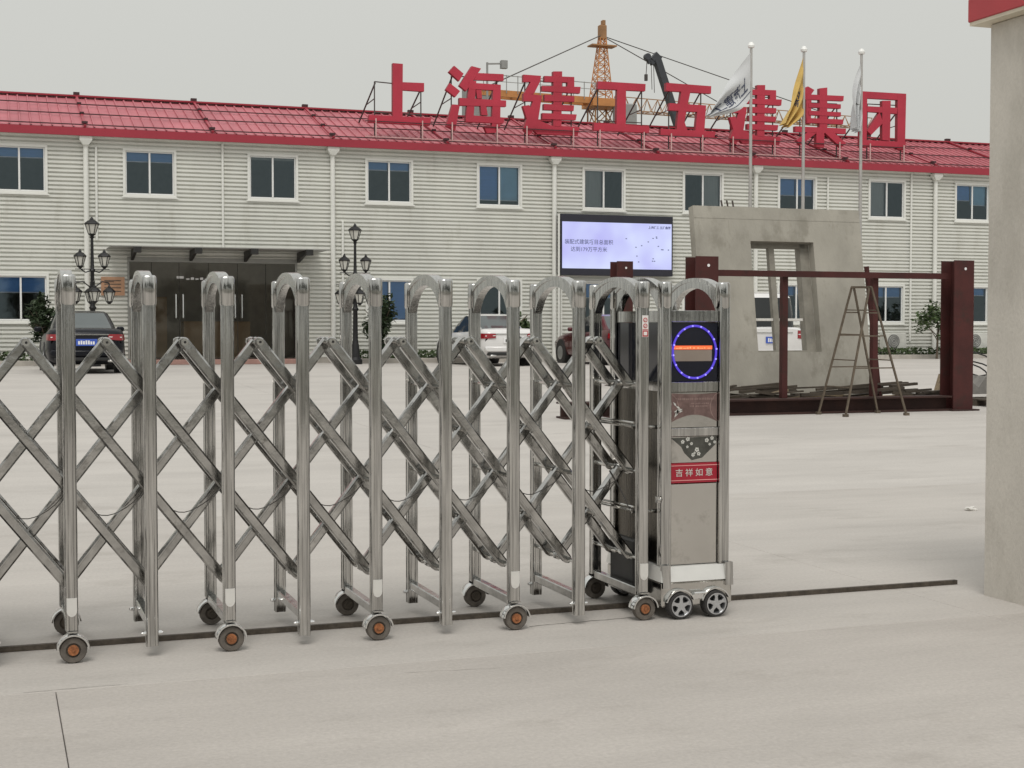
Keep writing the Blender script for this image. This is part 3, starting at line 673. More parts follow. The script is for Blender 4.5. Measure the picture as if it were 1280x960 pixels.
b = MB(); b.bar(roof_pt(BX0-.4, .99, .05), roof_pt(BX1+.4, .99, .05), .28, .05); part(b, 'ridge_cap', 'fascia_red', bld)
for x in [2.45-7*1.0+3.51*k for k in range(-1, 14)]:
    b = MB(); b.bar(roof_pt(x, -.0, .06), roof_pt(x, 1.0, .06), .07, .05); tr = part(b, 'tie_bar', 'fascia_red', bld)
    for t_, w_, h_ in ((1.0, .09, .08), (.05, .08, .06), (.36, .06, .05), (.68, .06, .05)):
        b = MB(); p = roof_pt(x, t_, .085); b.box(p.x-w_, p.x+w_, p.y-w_*.8, p.y+w_*.8, p.z, p.z+h_); part(b, 'tie_clamp', 'dark_bar', tr)
# entrance ---------------------------------------------------------
DX0, DX1 = DOOR
b = MB(); b.box(DX0, DX1, YB+.02, YB+.12, 3.32, 3.46); b.box(DX0, DX0+.06, YB+.02, YB+.12, ZT+.12, 3.32); b.box(DX1-.06, DX1, YB+.02, YB+.12, ZT+.12, 3.32)
ent = part(b, 'entrance_frame', 'canopy_grey', bld)
xs_ = [DX0+.06, 4.25, 5.02, 5.85, 6.68, 7.5, DX1-.06]
for a0, a1 in zip(xs_, xs_[1:]):
    b = MB(); b.add([(a0+.008, YB+.06, ZT+.14), (a1-.008, YB+.06, ZT+.14), (a1-.008, YB+.06, 3.315), (a0+.008, YB+.06, 3.315)], [(0, 1, 2, 3)]); part(b, 'glass_panel', 'door_glass', ent, fix=False)
for x in xs_[1:-1]:
    b = MB(); b.box(x-.007, x+.007, YB+.05, YB+.07, ZT+.14, 3.31); part(b, 'glass_joint', 'dark_metal', ent)
for x in (5.02, 6.70):
    b = MB(); b.path([(x-.1, YB+.05, 1.75), (x-.1, YB-.02, 1.75), (x-.1, YB-.02, 2.4), (x-.1, YB+.05, 2.4)], .022, 8); b.path([(x+.1, YB+.05, 1.75), (x+.1, YB-.02, 1.75), (x+.1, YB-.02, 2.4), (x+.1, YB+.05, 2.4)], .022, 8)
    part(b, 'door_handle', 'chrome', ent, smooth=True)
b = MB(); b.box(4.95, 5.15, YB+.053, YB+.058, 2.86, 2.93)
for i in range(9): b.box(5.22+.13*i, 5.31+.13*i, YB+.053, YB+.058, 2.83, 2.83+random.uniform(.03, .07))
part(b, 'door_lettering', 'plate_white', ent)
b = MB(); b.box(DX0+.2, 5.0, 45.0, 45.9, .55, 2.4); b.box(5.4, 7.4, 44.2, 44.9, .55, 1.65); part(b, 'lobby_furniture', 'lobby', ent)
b = MB(); b.box(DX0-.2, DX1+.3, YB-1.1, YB-.0, ZT, ZT+.13, ch=.01); part(b, 'entrance_step', 'kerb_red', bld)
b = MB(); b.box(3.02, 9.05, YB-1.55, YB-.02, 3.66, 3.685); can = part(b, 'canopy', 'canopy_grey', bld)
for x in (3.72, 5.35, 6.9, 8.45):
    b = MB(); b.prism([(x-.04, YB-1.62, 3.64), (x-.04, YB-.01, 3.36), (x-.04, YB-.01, 3.655), (x-.04, YB-1.62, 3.655)], (.08, 0, 0)); b.box(x-.10, x+.10, YB-1.66, YB-1.45, 3.50, 3.655); part(b, 'bracket', 'dark_metal', can)
b = MB(); b.box(2.86, 3.50, YB-.06, YB-.005, 2.36, 2.88); pq = part(b, 'wall_plaque', 'copper_plaque', bld)
b = MB()
for i in range(4): b.box(2.95, 3.40, YB-.064, YB-.061, 2.46+.1*i, 2.49+.1*i)
part(b, 'plaque_lines', 'bark', pq)

# ------------------------------------------------------------------ LED screen on the wall
scr = thing('led_screen', 'wide lit lavender LED screen with dark text hung on the office wall', 'screen', (18.56, YB-.2, 3.16))
SX0, SX1, SZ0, SZ1, SYF = 16.64, 20.48, 3.10, 5.0, YB-.30
b = MB(); b.box(SX0, SX1, SYF, YB-.035, SZ0, SZ1, ch=.01); part(b, 'housing', 'screen_frame', scr)
b = MB(); b.box(SX0+.03, SX1-.05, SYF-.006, SYF-.001, SZ0+.21, SZ1-.24); part(b, 'lit_face', 'screen_lit', scr)
def scr_text(body, size, cx_, cz, nm, bold=0):
    vs, fs = text_pts(body, size, 'CENTER', bold); c = MB(); c.add([(cx_+v.x, SYF-.0085, cz+v.y) for v in vs], fs); part(c, nm, 'screen_ink', scr, fix=False)
scr_text('装配式建筑项目总面积', .165, 17.57, 4.13, 'screen_lettering', .002); scr_text('达到179万平方米', .165, 17.57, 3.90, 'screen_lettering', .002); scr_text('上海建工 五建集团', .095, 20.0, 4.63, 'screen_lettering', .003)
b = MB(); random.seed(3)
for i in range(16):
    x, z = random.uniform(18.8, 20.3), random.uniform(3.5, 4.4); b.box(x, x+.05, SYF-.0085, SYF-.0065, z, z+.03)
part(b, 'map_dots', 'screen_ink', scr)
b = MB(); b.tube((SX0-.06, SYF+.05, ZT), (SX0-.06, SYF+.05, SZ1), .035, 8); part(b, 'mast', 'siding_trim', scr, smooth=True)

# ================================================================== ROOF SIGN
SY = 42.35
def affine(strokes, x0, x1, y0, y1, X0, X1, Y0, Y1): return [[((x-x0)/(x1-x0)*(X1-X0)+X0, (y-y0)/(y1-y0)*(Y1-Y0)+Y0) for x, y in s] for s in strokes]
JIAN = [[(653, 93.8), (675, 95.4), (673.8, 103), (653, 103)], [(662.5, 102), (674, 102), (666, 118), (654, 118)], [(653, 117), (676, 120), (675, 127.5), (653, 127)], [(665, 126), (675, 126), (671, 152), (660, 166), (653, 161)],
        [(652, 133), (660, 132), (670, 150), (687.5, 157.5), (723, 159.5), (720.5, 170), (670, 168), (658.8, 155)], [(661, 156), (670, 159), (660, 169.5), (653, 163)],
        [(690, 90), (701, 90), (700, 159), (690, 158)], [(679, 95.6), (716, 97), (716, 104), (679, 103)], [(707.5, 98), (716, 98), (716, 117), (707.5, 117)], [(675.6, 108), (723.8, 109.4), (723, 117.5), (675.6, 114.5)],
        [(678.8, 119), (716, 121), (716, 128), (679, 127)], [(678, 130.6), (715.6, 132.5), (715, 139.4), (678, 138)], [(676, 142), (718.8, 143.8), (717.5, 151), (676, 149.4)]]
CH = [('上', 'red 上 character standing on the roof, first of the sign', [[(490, 79.5), (502.5, 80.5), (502, 147), (490, 147)], [(501, 103.3), (529, 104.4), (529, 115), (501, 113)], [(460.3, 144.2), (538, 148), (536, 157.5), (459.5, 153.5)]], ((468, 102), (526, 108))),
 ('海', 'red 海 character standing on the roof beside the 上', [[(566.6, 82.8), (578.3, 92.7), (572.8, 102), (560, 90.3)], [(561, 104.4), (573.9, 114.5), (568, 121.9), (556, 112.5)], [(564.2, 131), (573.6, 131.7), (567.8, 163.8), (556.4, 158.3)],
  [(588.4, 83.3), (600, 86.4), (581.4, 114.5), (572.8, 107.5)], [(596, 92), (628, 93.4), (628, 101.7), (591, 100.5)], [(585.3, 101.3), (594, 102), (590, 154), (580.6, 153)], [(585, 104), (624.4, 106.7), (623.6, 113.8), (585, 112)], [(615, 106), (624.4, 106.7), (623.6, 160), (613, 167)],
  [(572.8, 123), (631, 126.3), (631, 134), (572.8, 132.5)], [(580.6, 144.4), (629, 147.6), (627.5, 155), (580.6, 152.8)], [(603, 158), (622, 158), (618, 166.5), (607, 167)], [(593.5, 113), (600, 113.5), (601, 124), (595, 124)], [(599, 133), (606, 133.5), (608, 145), (600, 144.5)]], ((564, 95), (621, 98))),
 ('建', 'red 建 character standing on the roof between the 海 and the 工', JIAN, ((656, 100), (714, 104))),
 ('工', 'red 工 character standing on the roof under the crane mast', [[(746.3, 102), (805.4, 105.6), (805, 114.5), (745.6, 111.6)], [(770, 110), (781, 111), (780.5, 158), (769, 157.6)], [(741, 154), (810, 158.6), (809.4, 166.5), (740.7, 163.5)]], ((747, 108), (802, 111))),
 ('五', 'red 五 character standing on the roof in front of the grey boom', [[(831.2, 104), (887.3, 108.3), (887, 117.5), (831, 114)], [(850, 114), (861.4, 115), (856, 141), (854, 153), (857.6, 164), (844.3, 164), (845, 153), (846.5, 138)], [(835.4, 129.4), (880.7, 132.3), (880, 141), (834.6, 138.3)], [(870.3, 134), (880.7, 133), (878.4, 166.5), (867.3, 165)], [(824, 161.3), (892.5, 165), (891, 173), (824, 169.5)]], ((836, 110), (876, 112))),
 ('建', 'red 建 character standing on the roof behind the white flag with lettering', affine(JIAN, 652, 724, 90, 170, 910, 975, 107, 181.5), ((913, 120), (966, 122))),
 ('集', 'red 集 character standing on the roof beside the yellow flag', [[(1003, 112), (1008, 108.5), (1016, 113), (1007, 126), (1000, 122)], [(1006, 120.6), (1012.5, 121.7), (1011.5, 155.4), (1006, 154.4)], [(1022.4, 111), (1032, 110), (1032, 160.7), (1022.4, 159.7)],
  [(1006.6, 118.5), (1052.6, 120.5), (1052, 126.8), (1006.6, 124.8)], [(1008.7, 129.2), (1048.8, 131), (1048.8, 136.3), (1008.7, 134.6)], [(1008.7, 138.8), (1048.8, 140.9), (1048.8, 146.2), (1008.7, 144.1)], [(1006.6, 148), (1052, 150), (1051.3, 156), (1006.6, 154)],
  [(991.8, 158.4), (1055, 161.2), (1054.7, 168), (991.8, 165.4)], [(1018, 165), (1027.7, 165.6), (1027.7, 185), (1018, 184)], [(1007, 166), (1018, 167), (998, 182), (993, 175.5)], [(1029, 167), (1041, 167.5), (1055, 179.7), (1048.8, 185)]], ((1000, 128), (1046, 130))),
 ('团', 'red boxed 团 character standing on the roof, last of the sign', [[(1074, 114.5), (1130.6, 117.7), (1130.6, 126), (1074, 122.8)], [(1120, 118.5), (1130.6, 118), (1129, 188), (1119.5, 187)], [(1073.5, 115), (1082, 115.5), (1081, 185), (1073, 184.5)], [(1076, 175.5), (1130, 178), (1129, 185.6), (1075, 183.5)],
  [(1081.5, 133.3), (1119.5, 135.4), (1118.8, 142.8), (1081.5, 140)], [(1100.5, 126.5), (1111, 126.5), (1110, 176.5), (1100.5, 175.5)], [(1097, 140.7), (1101.5, 154), (1086.8, 169), (1081.5, 164)]], ((1084, 130), (1126, 132)))]
for ch, lab, strokes, ups in CH:
    allp = [pY(x, y, SY) for s in strokes for x, y in s]; x0, x1 = min(p.x for p in allp), max(p.x for p in allp); zb = min(p.z for p in allp)
    t = thing('sign_character', lab, 'sign', ((x0+x1)/2, SY, zb), 'red characters of the roof sign')
    b = MB()
    for i, s in enumerate(strokes):
        dy = .0035*i; poly = [pY(x, y, SY) for x, y in s]; poly = [Vector((p.x, SY-.10-dy, p.z)) for p in poly]; n = len(poly)
        ex = Vector((0, .16, 0)); b.add(poly+[p+ex for p in poly], [tuple(range(n))], 0)
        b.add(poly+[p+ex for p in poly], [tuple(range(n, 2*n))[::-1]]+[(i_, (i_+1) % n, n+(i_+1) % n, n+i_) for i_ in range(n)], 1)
    part(b, 'letter', ['sign_red', 'sign_side'], t)
    for (ux, uy) in ups:
        p = pY(ux, uy, SY+.10); zr = RZ0+(SY+.10-RY0)/(RY1-RY0)*(RZ1-RZ0)
        b = MB(); b.bar((p.x, p.y, zr), p, .032, .032); part(b, 'upright', 'brace_steel', t)
        # back brace runs down to the roof further up the slope
        yb_ = SY+.12+1.75; zb_ = RZ0+(yb_-RY0)/(RY1-RY0)*(RZ1-RZ0)
        b = MB(); top_ = Vector((p.x+.03, SY+.13, p.z-.03)); ft = Vector((p.x-.05, yb_, zb_+.04)); b.bar(top_, ft, .036, .036)
        m0, m1 = top_.lerp(ft, .55), Vector((p.x, SY+.13, top_.lerp(ft, .55).z+.05)); b.bar(m0, m1, .024, .024); part(b, 'brace', 'brace_steel', t)
    p, q = (pY(ux, uy, SY+.14) for ux, uy in ups); b = MB(); b.bar(p, q, .03, .03); part(b, 'crossbar', 'brace_steel', t); b = MB(); zl = zb+.35; b.bar((p.x, SY+.12, zl), (q.x, SY+.12, zl), .03, .03); part(b, 'crossbar', 'brace_steel', t)
# low rail frame along the roof below the characters
A_, B_ = pY(455, 165, SY), pY(1140, 190, SY)
lr_ = thing('sign_rail', 'low pink steel rail along the roof below the red characters', 'railing', (A_.x, SY, RZ0+.2))
zr0 = RZ0+(SY-.15-RY0)/(RY1-RY0)*(RZ1-RZ0)
for dz in (.06, .52):
    b = MB(); b.bar((A_.x, SY-.15, zr0+dz), (B_.x, SY-.15, zr0+dz), .026, .026); part(b, 'rail', 'pink_post' if dz < .1 else 'dark_bar', lr_)
for ux in (468, 526, 563, 619, 656, 714, 747, 802, 836, 875, 913, 965, 1046, 1084, 1126):
    x = pY(ux, 170, SY).x; b = MB(); b.bar((x, SY-.19, zr0-.02), (x, SY-.19, zr0+.60), .032, .032); part(b, 'rail_post', 'pink_post', lr_)

# ================================================================== FLAGPOLES AND FLAGS
FY = 36.0
def curve(pts, s):
    n = len(pts)-1; i = min(int(s*n), n-1); t = s*n-i
    p0 = Vector(pts[max(i-1, 0)]); p1 = Vector(pts[i]); p2 = Vector(pts[i+1]); p3 = Vector(pts[min(i+2, n)])
    return .5*((2*p1)+(p2-p0)*t+(2*p0-5*p1+4*p2-p3)*t*t+(3*p1-p0-3*p2+p3)*t**3)
for (fx, fy, col_, lab, top_, bot_, txt, plab) in (
    (939, 57, 'flag_white', 'white flag with dark lettering blown out from its pole', [(938, 65), (921, 88), (905, 110), (884, 143)], [(938, 123), (928, 134), (915, 141), (884, 147)], '上海建工', 'tall steel flagpole carrying the lettered white flag'),
    (1005, 62, 'flag_yellow', 'yellow flag hanging in folds from its pole', [(1004, 70), (996, 100), (988, 128), (977, 155)], [(1004, 128), (1003, 140), (997, 150), (983, 161)], None, 'tall steel flagpole carrying the yellow flag'),
    (1077, 65, 'flag_white', 'white flag drooping limp close to its pole', [(1076, 78), (1069, 100), (1065, 128), (1066, 160)], [(1076, 122), (1075.5, 140), (1074, 156), (1071, 166)], None, 'tall steel flagpole carrying the drooping white flag')):
    p = pY(fx, fy, FY); t = thing('flagpole', plab, 'flagpole', (p.x, FY, ZT), 'flagpoles in front of the office')
    b = MB(); b.tube((p.x, FY, ZT), (p.x, FY, p.z-.05), .062, 12, .038); part(b, 'pole', 'pole_metal', t, smooth=True)
    b = MB(); b.tube((p.x, FY, p.z-.06), (p.x, FY, p.z), .085, 12, .10); b.tube((p.x, FY, p.z), (p.x, FY, p.z+.09), .10, 12, .05); part(b, 'finial', 'white_ball', t, smooth=True)
    b = MB(); b.box(p.x-.3, p.x+.3, FY-.3, FY+.3, ZT-.01, ZT+.12, ch=.02); part(b, 'base', 'kerb', t)
    def surf(s, v, off=0):
        a_ = curve(top_, s).lerp(curve(bot_, s), v); q = pY(a_.x, a_.y, FY); fold = (.16 if txt else .22)*s*math.sin(v*(9 if txt else 15)+s*5)
        q.y = FY+fold-off-.02; return q
    b = MB(); NS, NV = 22, 26
    b.add([surf(i/NS, j/NV) for j in range(NV+1) for i in range(NS+1)], [(j*(NS+1)+i, j*(NS+1)+i+1, (j+1)*(NS+1)+i+1, (j+1)*(NS+1)+i) for j in range(NV) for i in range(NS)])
    f_ = thing('flag', lab, 'flag', tuple(surf(0, 0)), 'flags on the poles'); part(b, 'cloth', col_, f_, smooth=True, angle=180, fix=False)
    if txt:
        vs, fs = text_pts(txt, 1.0, 'LEFT', .012); w_ = max(v.x for v in vs); c = MB()
        c.add([surf(.12+.80*v.x/w_, .60-.42*v.y, .014) for v in vs], fs); part(c, 'flag_lettering', 'flag_ink', f_, fix=False)
        c = MB(); c.add([surf(i/NS, vv, .012) for vv in (.83, .85) for i in range(NS+1)], [(i, i+1, NS+2+i, NS+1+i) for i in range(NS)]); part(c, 'flag_stripe', 'flag_ink', f_, fix=False)
    elif col_ == 'flag_yellow':
        vs, fs = text_pts('五建', 1.0, 'LEFT', .02); w_ = max(v.x for v in vs); c = MB(); c.add([surf(.25+.35*v.x/w_, .4-.25*v.y, .014) for v in vs], fs); part(c, 'flag_lettering', 'flag_ink', f_, fix=False)
    else:
        c = MB(); c.add([surf(.25+.6*i/14, .5+.3*math.sin(i*.55)+dv, .014) for dv in (-.05, .05) for i in range(15)], [(i, i+1, 16+i, 15+i) for i in range(14)]); part(c, 'flag_emblem', 'crane_grey', f_, fix=False)

# ================================================================== LANTERN LAMP POSTS
def lantern(h, w, hang=False):
    """six-sided lantern, base at z=0 (standing)"""
    fr, gl = MB(), MB(); n = 6
    def rg(r, z, k=0): return [Vector((math.cos(2*PI*i/n+k)*r, math.sin(2*PI*i/n+k)*r, z)) for i in range(n)]
    gl.ring_loft([rg(w*.22, h*.14), rg(w*.42, h*.62)])
    for a_, c in zip(rg(w*.235, h*.14), rg(w*.44, h*.62)): fr.bar(a_, c, .016, .016)
    fr.ring_loft([rg(w*.10, 0), rg(w*.14, h*.05), rg(w*.25, h*.11), rg(w*.25, h*.145)]); fr.ring_loft([rg(w*.47, h*.60), rg(w*.5, h*.64), rg(w*.47, h*.67), rg(w*.26, h*.80), rg(w*.13, h*.84), rg(w*.11, h*.90), rg(w*.02, h*1.0)])
    return fr.mesh('lantern', 'lamp_black'), gl.mesh('lantern_glass', 'lamp_glass')
LN1 = lantern(.53, .40); LN2 = lantern(.52, .34)
def lamp_post(X, Y, label):
    t = thing('lamp_post', label, 'street lamp', (X, Y, ZT), 'lantern lamp posts by the entrance')
    b = MB(); n = 12
    prof = [(.20, 0), (.20, .12), (.13, .2), (.11, .5), (.09, .6), (.075, .7), (.065, 1.5), (.10, 1.56), (.06, 1.62), (.055, 1.8), (.12, 1.86), (.07, 1.95), (.05, 2.1), (.048, 2.5), (.08, 2.55), (.05, 2.6), (.04, 3.0), (.036, 3.4), (.06, 3.43), (.03, 3.46)]
    b.ring_loft([[Vector((math.cos(2*PI*i/n)*r, math.sin(2*PI*i/n)*r, z)) for i in range(n)] for r, z in prof]); part_local(b, 'post', 'lamp_black', t)
    def put(L_, loc):
        o = link('lantern', L_[0], t, loc); link('lantern_glass', L_[1], o)
    put(LN1, (0, 0, 3.45))
    for s_ in (-1, 1):
        b = MB(); b.path([(0, 0, 2.56), (s_*.18, 0, 2.50), (s_*.31, 0, 2.60)], .018, 6); b.bar((s_*.05, 0, 2.585), (s_*.44, 0, 2.585), .02, .02); part_local(b, 'arm', 'lamp_black', t); put(LN2, (s_*.31, 0, 2.60))
    for a_ in (0, PI/2, PI, 3*PI/2):
        c, s_ = math.cos(a_+.05), math.sin(a_+.05)
        b = MB(); b.path([(0, 0, 2.06), (c*.25, s_*.25, 2.26), (c*.43, s_*.43, 2.22), (c*.43, s_*.43, 2.16)], .018, 6); b.bar((c*.2, s_*.2, 2.255), (c*.56, s_*.56, 2.255), .02, .02); part_local(b, 'arm', 'lamp_black', t); put(LN2, (c*.43, s_*.43, 1.66))
def part_local(mb_, name, m_, t):
    return link(name, mb_.mesh(name, m_, (0, 0, 0), True), t)
lamp_post(2.50, 39.9, 'black multi-lantern lamp post behind the dark navy sedan')
lamp_post(9.65, 39.9, 'black multi-lantern lamp post beside the glass entrance and a leafy shrub')

# ================================================================== PLANTING
def leaves(b, n, cen, rad, size, seed, flat=1.0, clumps=0):
    rnd = random.Random(seed); cl = []
    for _ in range(max(clumps, 1)):
        while True:
            v = Vector((rnd.uniform(-1, 1), rnd.uniform(-1, 1), rnd.uniform(-1, 1)))
            if v.length < 1: break
        cl.append(v*.72)
    for _ in range(n):
        c = rnd.choice(cl) if clumps else Vector((0, 0, 0))
        v = Vector((rnd.gauss(0, 1), rnd.gauss(0, 1), rnd.gauss(0, 1))).normalized()*(rnd.random()**.5)*(.38 if clumps else 1)
        p = Vector(cen)+Vector(((c+v).x*rad[0], (c+v).y*rad[1], (c+v).z*rad[2]))
        a_ = Vector((rnd.uniform(-1, 1), rnd.uniform(-1, 1), rnd.uniform(-.6, .6))).normalized(); u = a_.cross(Vector((rnd.uniform(-1, 1), rnd.uniform(-1, 1), 1))).normalized(); s_ = size*rnd.uniform(.6, 1.4)
        b.add([p-a_*s_, p+u*s_*.45, p+a_*s_, p-u*s_*.45], [(0, 1, 2, 3)])
def shrub(label, X, Y, h, r, zc, m_='leaf', n=900, stem=.05, seed=1, size=.09, cat='shrub', clumps=10):
    t = thing('shrub' if cat == 'shrub' else 'small_tree', label, cat, (X, Y, ZT)); b = MB(); rnd = random.Random(seed)
    base = Vector((X, Y, ZT)); top_ = Vector((X+.05, Y, zc)); b.tube(base, top_, stem, 8, stem*.6)
    for i in range(7):
        a_ = rnd.uniform(0, 2*PI); q = base.lerp(top_, rnd.uniform(.5, 1)); b.tube(q, Vector((X+math.cos(a_)*r*.7, Y+math.sin(a_)*r*.7, zc+rnd.uniform(-.2, .6)*h)), stem*.45, 6, stem*.15)
    part(b, 'trunk', 'bark', t); b = MB(); leaves(b, n, (X, Y, zc), (r, r, h), size, seed, clumps=clumps); part(b, 'crown', m_, t, fix=False)
shrub('dark leafy shrub beside the navy sedan and the lower window', 1.25, 40.2, .75, .55, 1.65, 'leaf_dark', 900, seed=2)
shrub('dense dark shrub at the foot of the lamp post by the entrance', 10.35, 40.0, .95, .62, 1.65, 'leaf_dark', 1400, seed=3)
shrub('round green shrub behind the white sedan', 14.85, 41.0, .55, .55, 1.6, 'leaf', 900, seed=4)
shrub('young light green tree beside the air conditioner and steel column', 29.75, 40.6, .95, 1.0, 1.62, 'leaf', 1000, seed=5, cat='tree', size=.085, clumps=14, stem=.04)
for i, (x0, x1) in enumerate(((-9, 2.9), (9.2, 15.9), (16.8, 26), (27, 49))):
    b = MB(); b.box(x0, x1, 40.9, 41.02, ZT-.02, ZT+.14, ch=.01); o = b.build('planter_kerb', 'kerb'); struct(o)
    b = MB(); rnd = random.Random(i)
    leaves_n = int((x1-x0)*230)
    for _ in range(leaves_n):
        p = Vector((rnd.uniform(x0+.1, x1-.1), rnd.uniform(41.05, 41.45), ZT+rnd.uniform(.02, .36))); a_ = Vector((rnd.uniform(-1, 1), rnd.uniform(-1, 1), rnd.uniform(-.4, 1))).normalized(); u = a_.cross(Vector((rnd.uniform(-1, 1), 1, rnd.uniform(-1, 1)))).normalized(); s_ = .06*rnd.uniform(.6, 1.4)
        b.add([p-a_*s_, p+u*s_*.5, p+a_*s_, p-u*s_*.5], [(0, 1, 2, 3)])
    o = b.build('low_hedge', 'hedge', fix=False); tag(o, 'low dark green ground cover in the kerbed bed along the office wall', 'ground cover', 'planted beds along the wall'); o['kind'] = 'stuff'

# ================================================================== CARS
def car(name, label, cat, X, Y, paint, glassm='car_glass', sx_=1.0, sz_=1.0, van=False, plate='plate_blue'):
    z = gz(Y+2); t = thing(name, label, cat, (X, Y, z)); t.rotation_euler = (0, 0, 0)
    def P(o_name, mb_, m_, par=None, smooth=True, angle=40): return link(o_name, mb_.mesh(o_name, m_, (0, 0, 0), smooth, True, angle), par or t)
    def sc(v): return Vector((v[0]*sx_, v[1], v[2]*sz_))
    if van:
        st_ = [(0, .80, .36, 1.02), (.05, .84, .30, 1.06), (.3, .86, .24, 1.08), (1, .87, .22, 1.08), (2.4, .87, .22, 1.06), (3.4, .87, .22, 1.02), (4.0, .84, .24, .92), (4.3, .76, .3, .8)]
    else:
        st_ = [(0, .70, .42, .86), (.05, .79, .32, .955), (.16, .85, .26, 1.01), (.42, .89, .22, 1.035), (.8, .905, .2, 1.01), (1.3, .91, .19, .975), (2.2, .91, .19, .95), (3.1, .91, .19, .94), (3.6, .90, .2, .90), (4.1, .87, .22, .83), (4.45, .80, .27, .73), (4.62, .66, .34, .6)]
    rings = []
    for (y, w, z0, zt) in st_:
        half = [(0, z0), (w*.8, z0), (w*.95, z0+.08), (w, z0+.26), (w, z0+.36), (w*.985, zt-.20), (w*.965, zt-.10), (w*.91, zt-.025), (w*.8, zt), (w*.4, zt+.018)]
        full = half+[(0, zt+.02)]+[(-x, zz) for x, zz in reversed(half[1:])]
        rings.append([sc((x, y, zz)) for x, zz in full])
    b = MB(); b.ring_loft(rings); P('body', b, paint)
    # cabin rings: (z, half width, y rear, y front)
    if van: cr = [(1.0, .82, .06, 3.75), (1.35, .79, .08, 3.45), (1.75, .73, .14, 3.05), (1.84, .67, .24, 2.85), (1.88, .5, .5, 2.6)]
    else: cr = [(.93, .80, .48, 3.5), (1.12, .735, .86, 3.12), (1.30, .655, 1.18, 2.78), (1.40, .60, 1.36, 2.55), (1.445, .52, 1.6, 2.35), (1.46, .3, 1.85, 2.1)]
    n = 48; RG = []
    for (zz, hx, y0, y1) in cr:
        rg = []
        for i in range(n):
            a_ = 2*PI*i/n; c, s_ = math.cos(a_), math.sin(a_); p_ = 5
            rg.append(sc((hx*math.copysign(abs(c)**(2/p_), c), (y0+y1)/2+(y1-y0)/2*math.copysign(abs(s_)**(2/p_), s_), zz)))
        RG.append(rg)
    # column sets: a=0 right side (+x), 12 front, 24 left, 36 rear
    sets = {'side_window': [[44, 45, 46], [47, 0, 1, 2, 3]], 'windscreen': [[7, 8, 9, 10, 11, 12, 13, 14, 15, 16]], 'side_window2': [[20, 21, 22, 23, 24], [25, 26, 27]], 'rear_window': [[31, 32, 33, 34, 35, 36, 37, 38, 39, 40]]}
    used = {c for v in sets.values() for l_ in v for c in l_}; k_ = len(RG)-1
    glass_rows = 2 if van else 3
    b = MB()
    for j in range(k_):
        for i in range(n):
            if j < glass_rows and i in used: continue
            k2 = (i+1) % n; b.add([RG[j][i], RG[j][k2], RG[j+1][k2], RG[j+1][i]], [(0, 1, 2, 3)])
    b.add(RG[-1], [tuple(range(n))]); bm_parent = P('cabin', b, paint)
    for nm, groups in sets.items():
        for g_ in groups:
            b = MB(); cen = Vector((0, (cr[1][2]+cr[1][3])/2, 1.1))
            for j in range(glass_rows):
                for i in g_:
                    k2 = (i+1) % n; q = [RG[j][i], RG[j][k2], RG[j+1][k2], RG[j+1][i]]; b.add(q, [(0, 1, 2, 3)])
            P('rear_window' if 'rear' in nm else ('windscreen' if nm == 'windscreen' else 'side_window'), b, glassm if 'rear' in nm else 'car_glass')
    w = st_[2][1]; dz = .06 if van else 0
    for s_ in (-1, 1):
        b = MB(); z0, z1 = (.80, 1.0) if van else (.765, .905)
        pts = [(s_*.50, -.012), (s_*.70, .0), (s_*.80, .045), (s_*.855, .17), (s_*.885, .34)]
        if van: pts = [(s_*.66, .0), (s_*.80, .01), (s_*.835, .04), (s_*.86, .12), (s_*.87, .2)]
        lo = [sc((x, y-.02, z0+(.02 if i == 0 else 0))) for i, (x, y) in enumerate(pts)]; hi = [sc((x*.985, y-.006, z1)) for x, y in pts]; inn = [sc((x*.8, y+.1, z1)) for x, y in pts]; inl = [sc((x*.8, y+.1, z0)) for x, y in pts]
        b.ring_loft([[lo[i], hi[i], inn[i], inl[i]] for i in range(len(pts))]); tl = P('tail_light', b, 'tail_red')
        b = MB(); b.bar(lo[0].lerp(hi[0], .5)+Vector((0, -.006, 0)), lo[2].lerp(hi[2], .5)+Vector((0, -.006, 0)), .01, .018*sz_); P('light_strip', b, 'plate_white', tl, False)
        for y in (.98, 3.72) if not van else (.85, 3.4):
            b = MB(); b.tube(sc((s_*.915, y, .33)), sc((s_*.70, y, .33)), .385, 28); P('wheel_arch', b, 'trim_black')
            b = MB(); b.tube(sc((s_*.925, y, .315)), sc((s_*.72, y, .315)), .315, 28); wh = P('wheel', b, 'tyre')
            b = MB(); b.tube(sc((s_*.932, y, .315)), sc((s_*.80, y, .315)), .20, 20); P('rim', b, 'alloy', wh)
        b = MB(); c_ = sc((s_*.99, 2.75, 1.02)); b.box(c_.x-.09, c_.x+.09, c_.y-.05, c_.y+.06, c_.z-.06, c_.z+.06, ch=.03); P('mirror', b, paint)
    b = MB(); b.box(-.50*sx_, .50*sx_, -.02, .08, .885*sz_+dz, .905*sz_+dz); P('chrome_strip', b, 'chrome', None, False)
    b = MB(); b.box(-.72*sx_, .72*sx_, -.025, .2, .30*sz_, .385*sz_, ch=.02); bp_ = P('bumper_insert', b, 'trim_black')
    b = MB(); b.box(-.80*sx_, .80*sx_, -.045, .25, .40*sz_, .55*sz_, ch=.03); P('bumper', b, paint)
    b = MB(); zz = .72*sz_+dz; b.box(-.225, .225, -.028, -.005, zz-.075, zz+.075); pl = P('number_plate', b, plate, None, False)
    b = MB(); x = -.18
    for i in range(7):
        b.box(x, x+.036, -.031, -.0285, zz-.045, zz-.045+.09*random.uniform(.7, 1)); x += .052
    P('plate_marks', b, 'plate_white' if plate == 'plate_blue' else 'trim_black', pl, False)
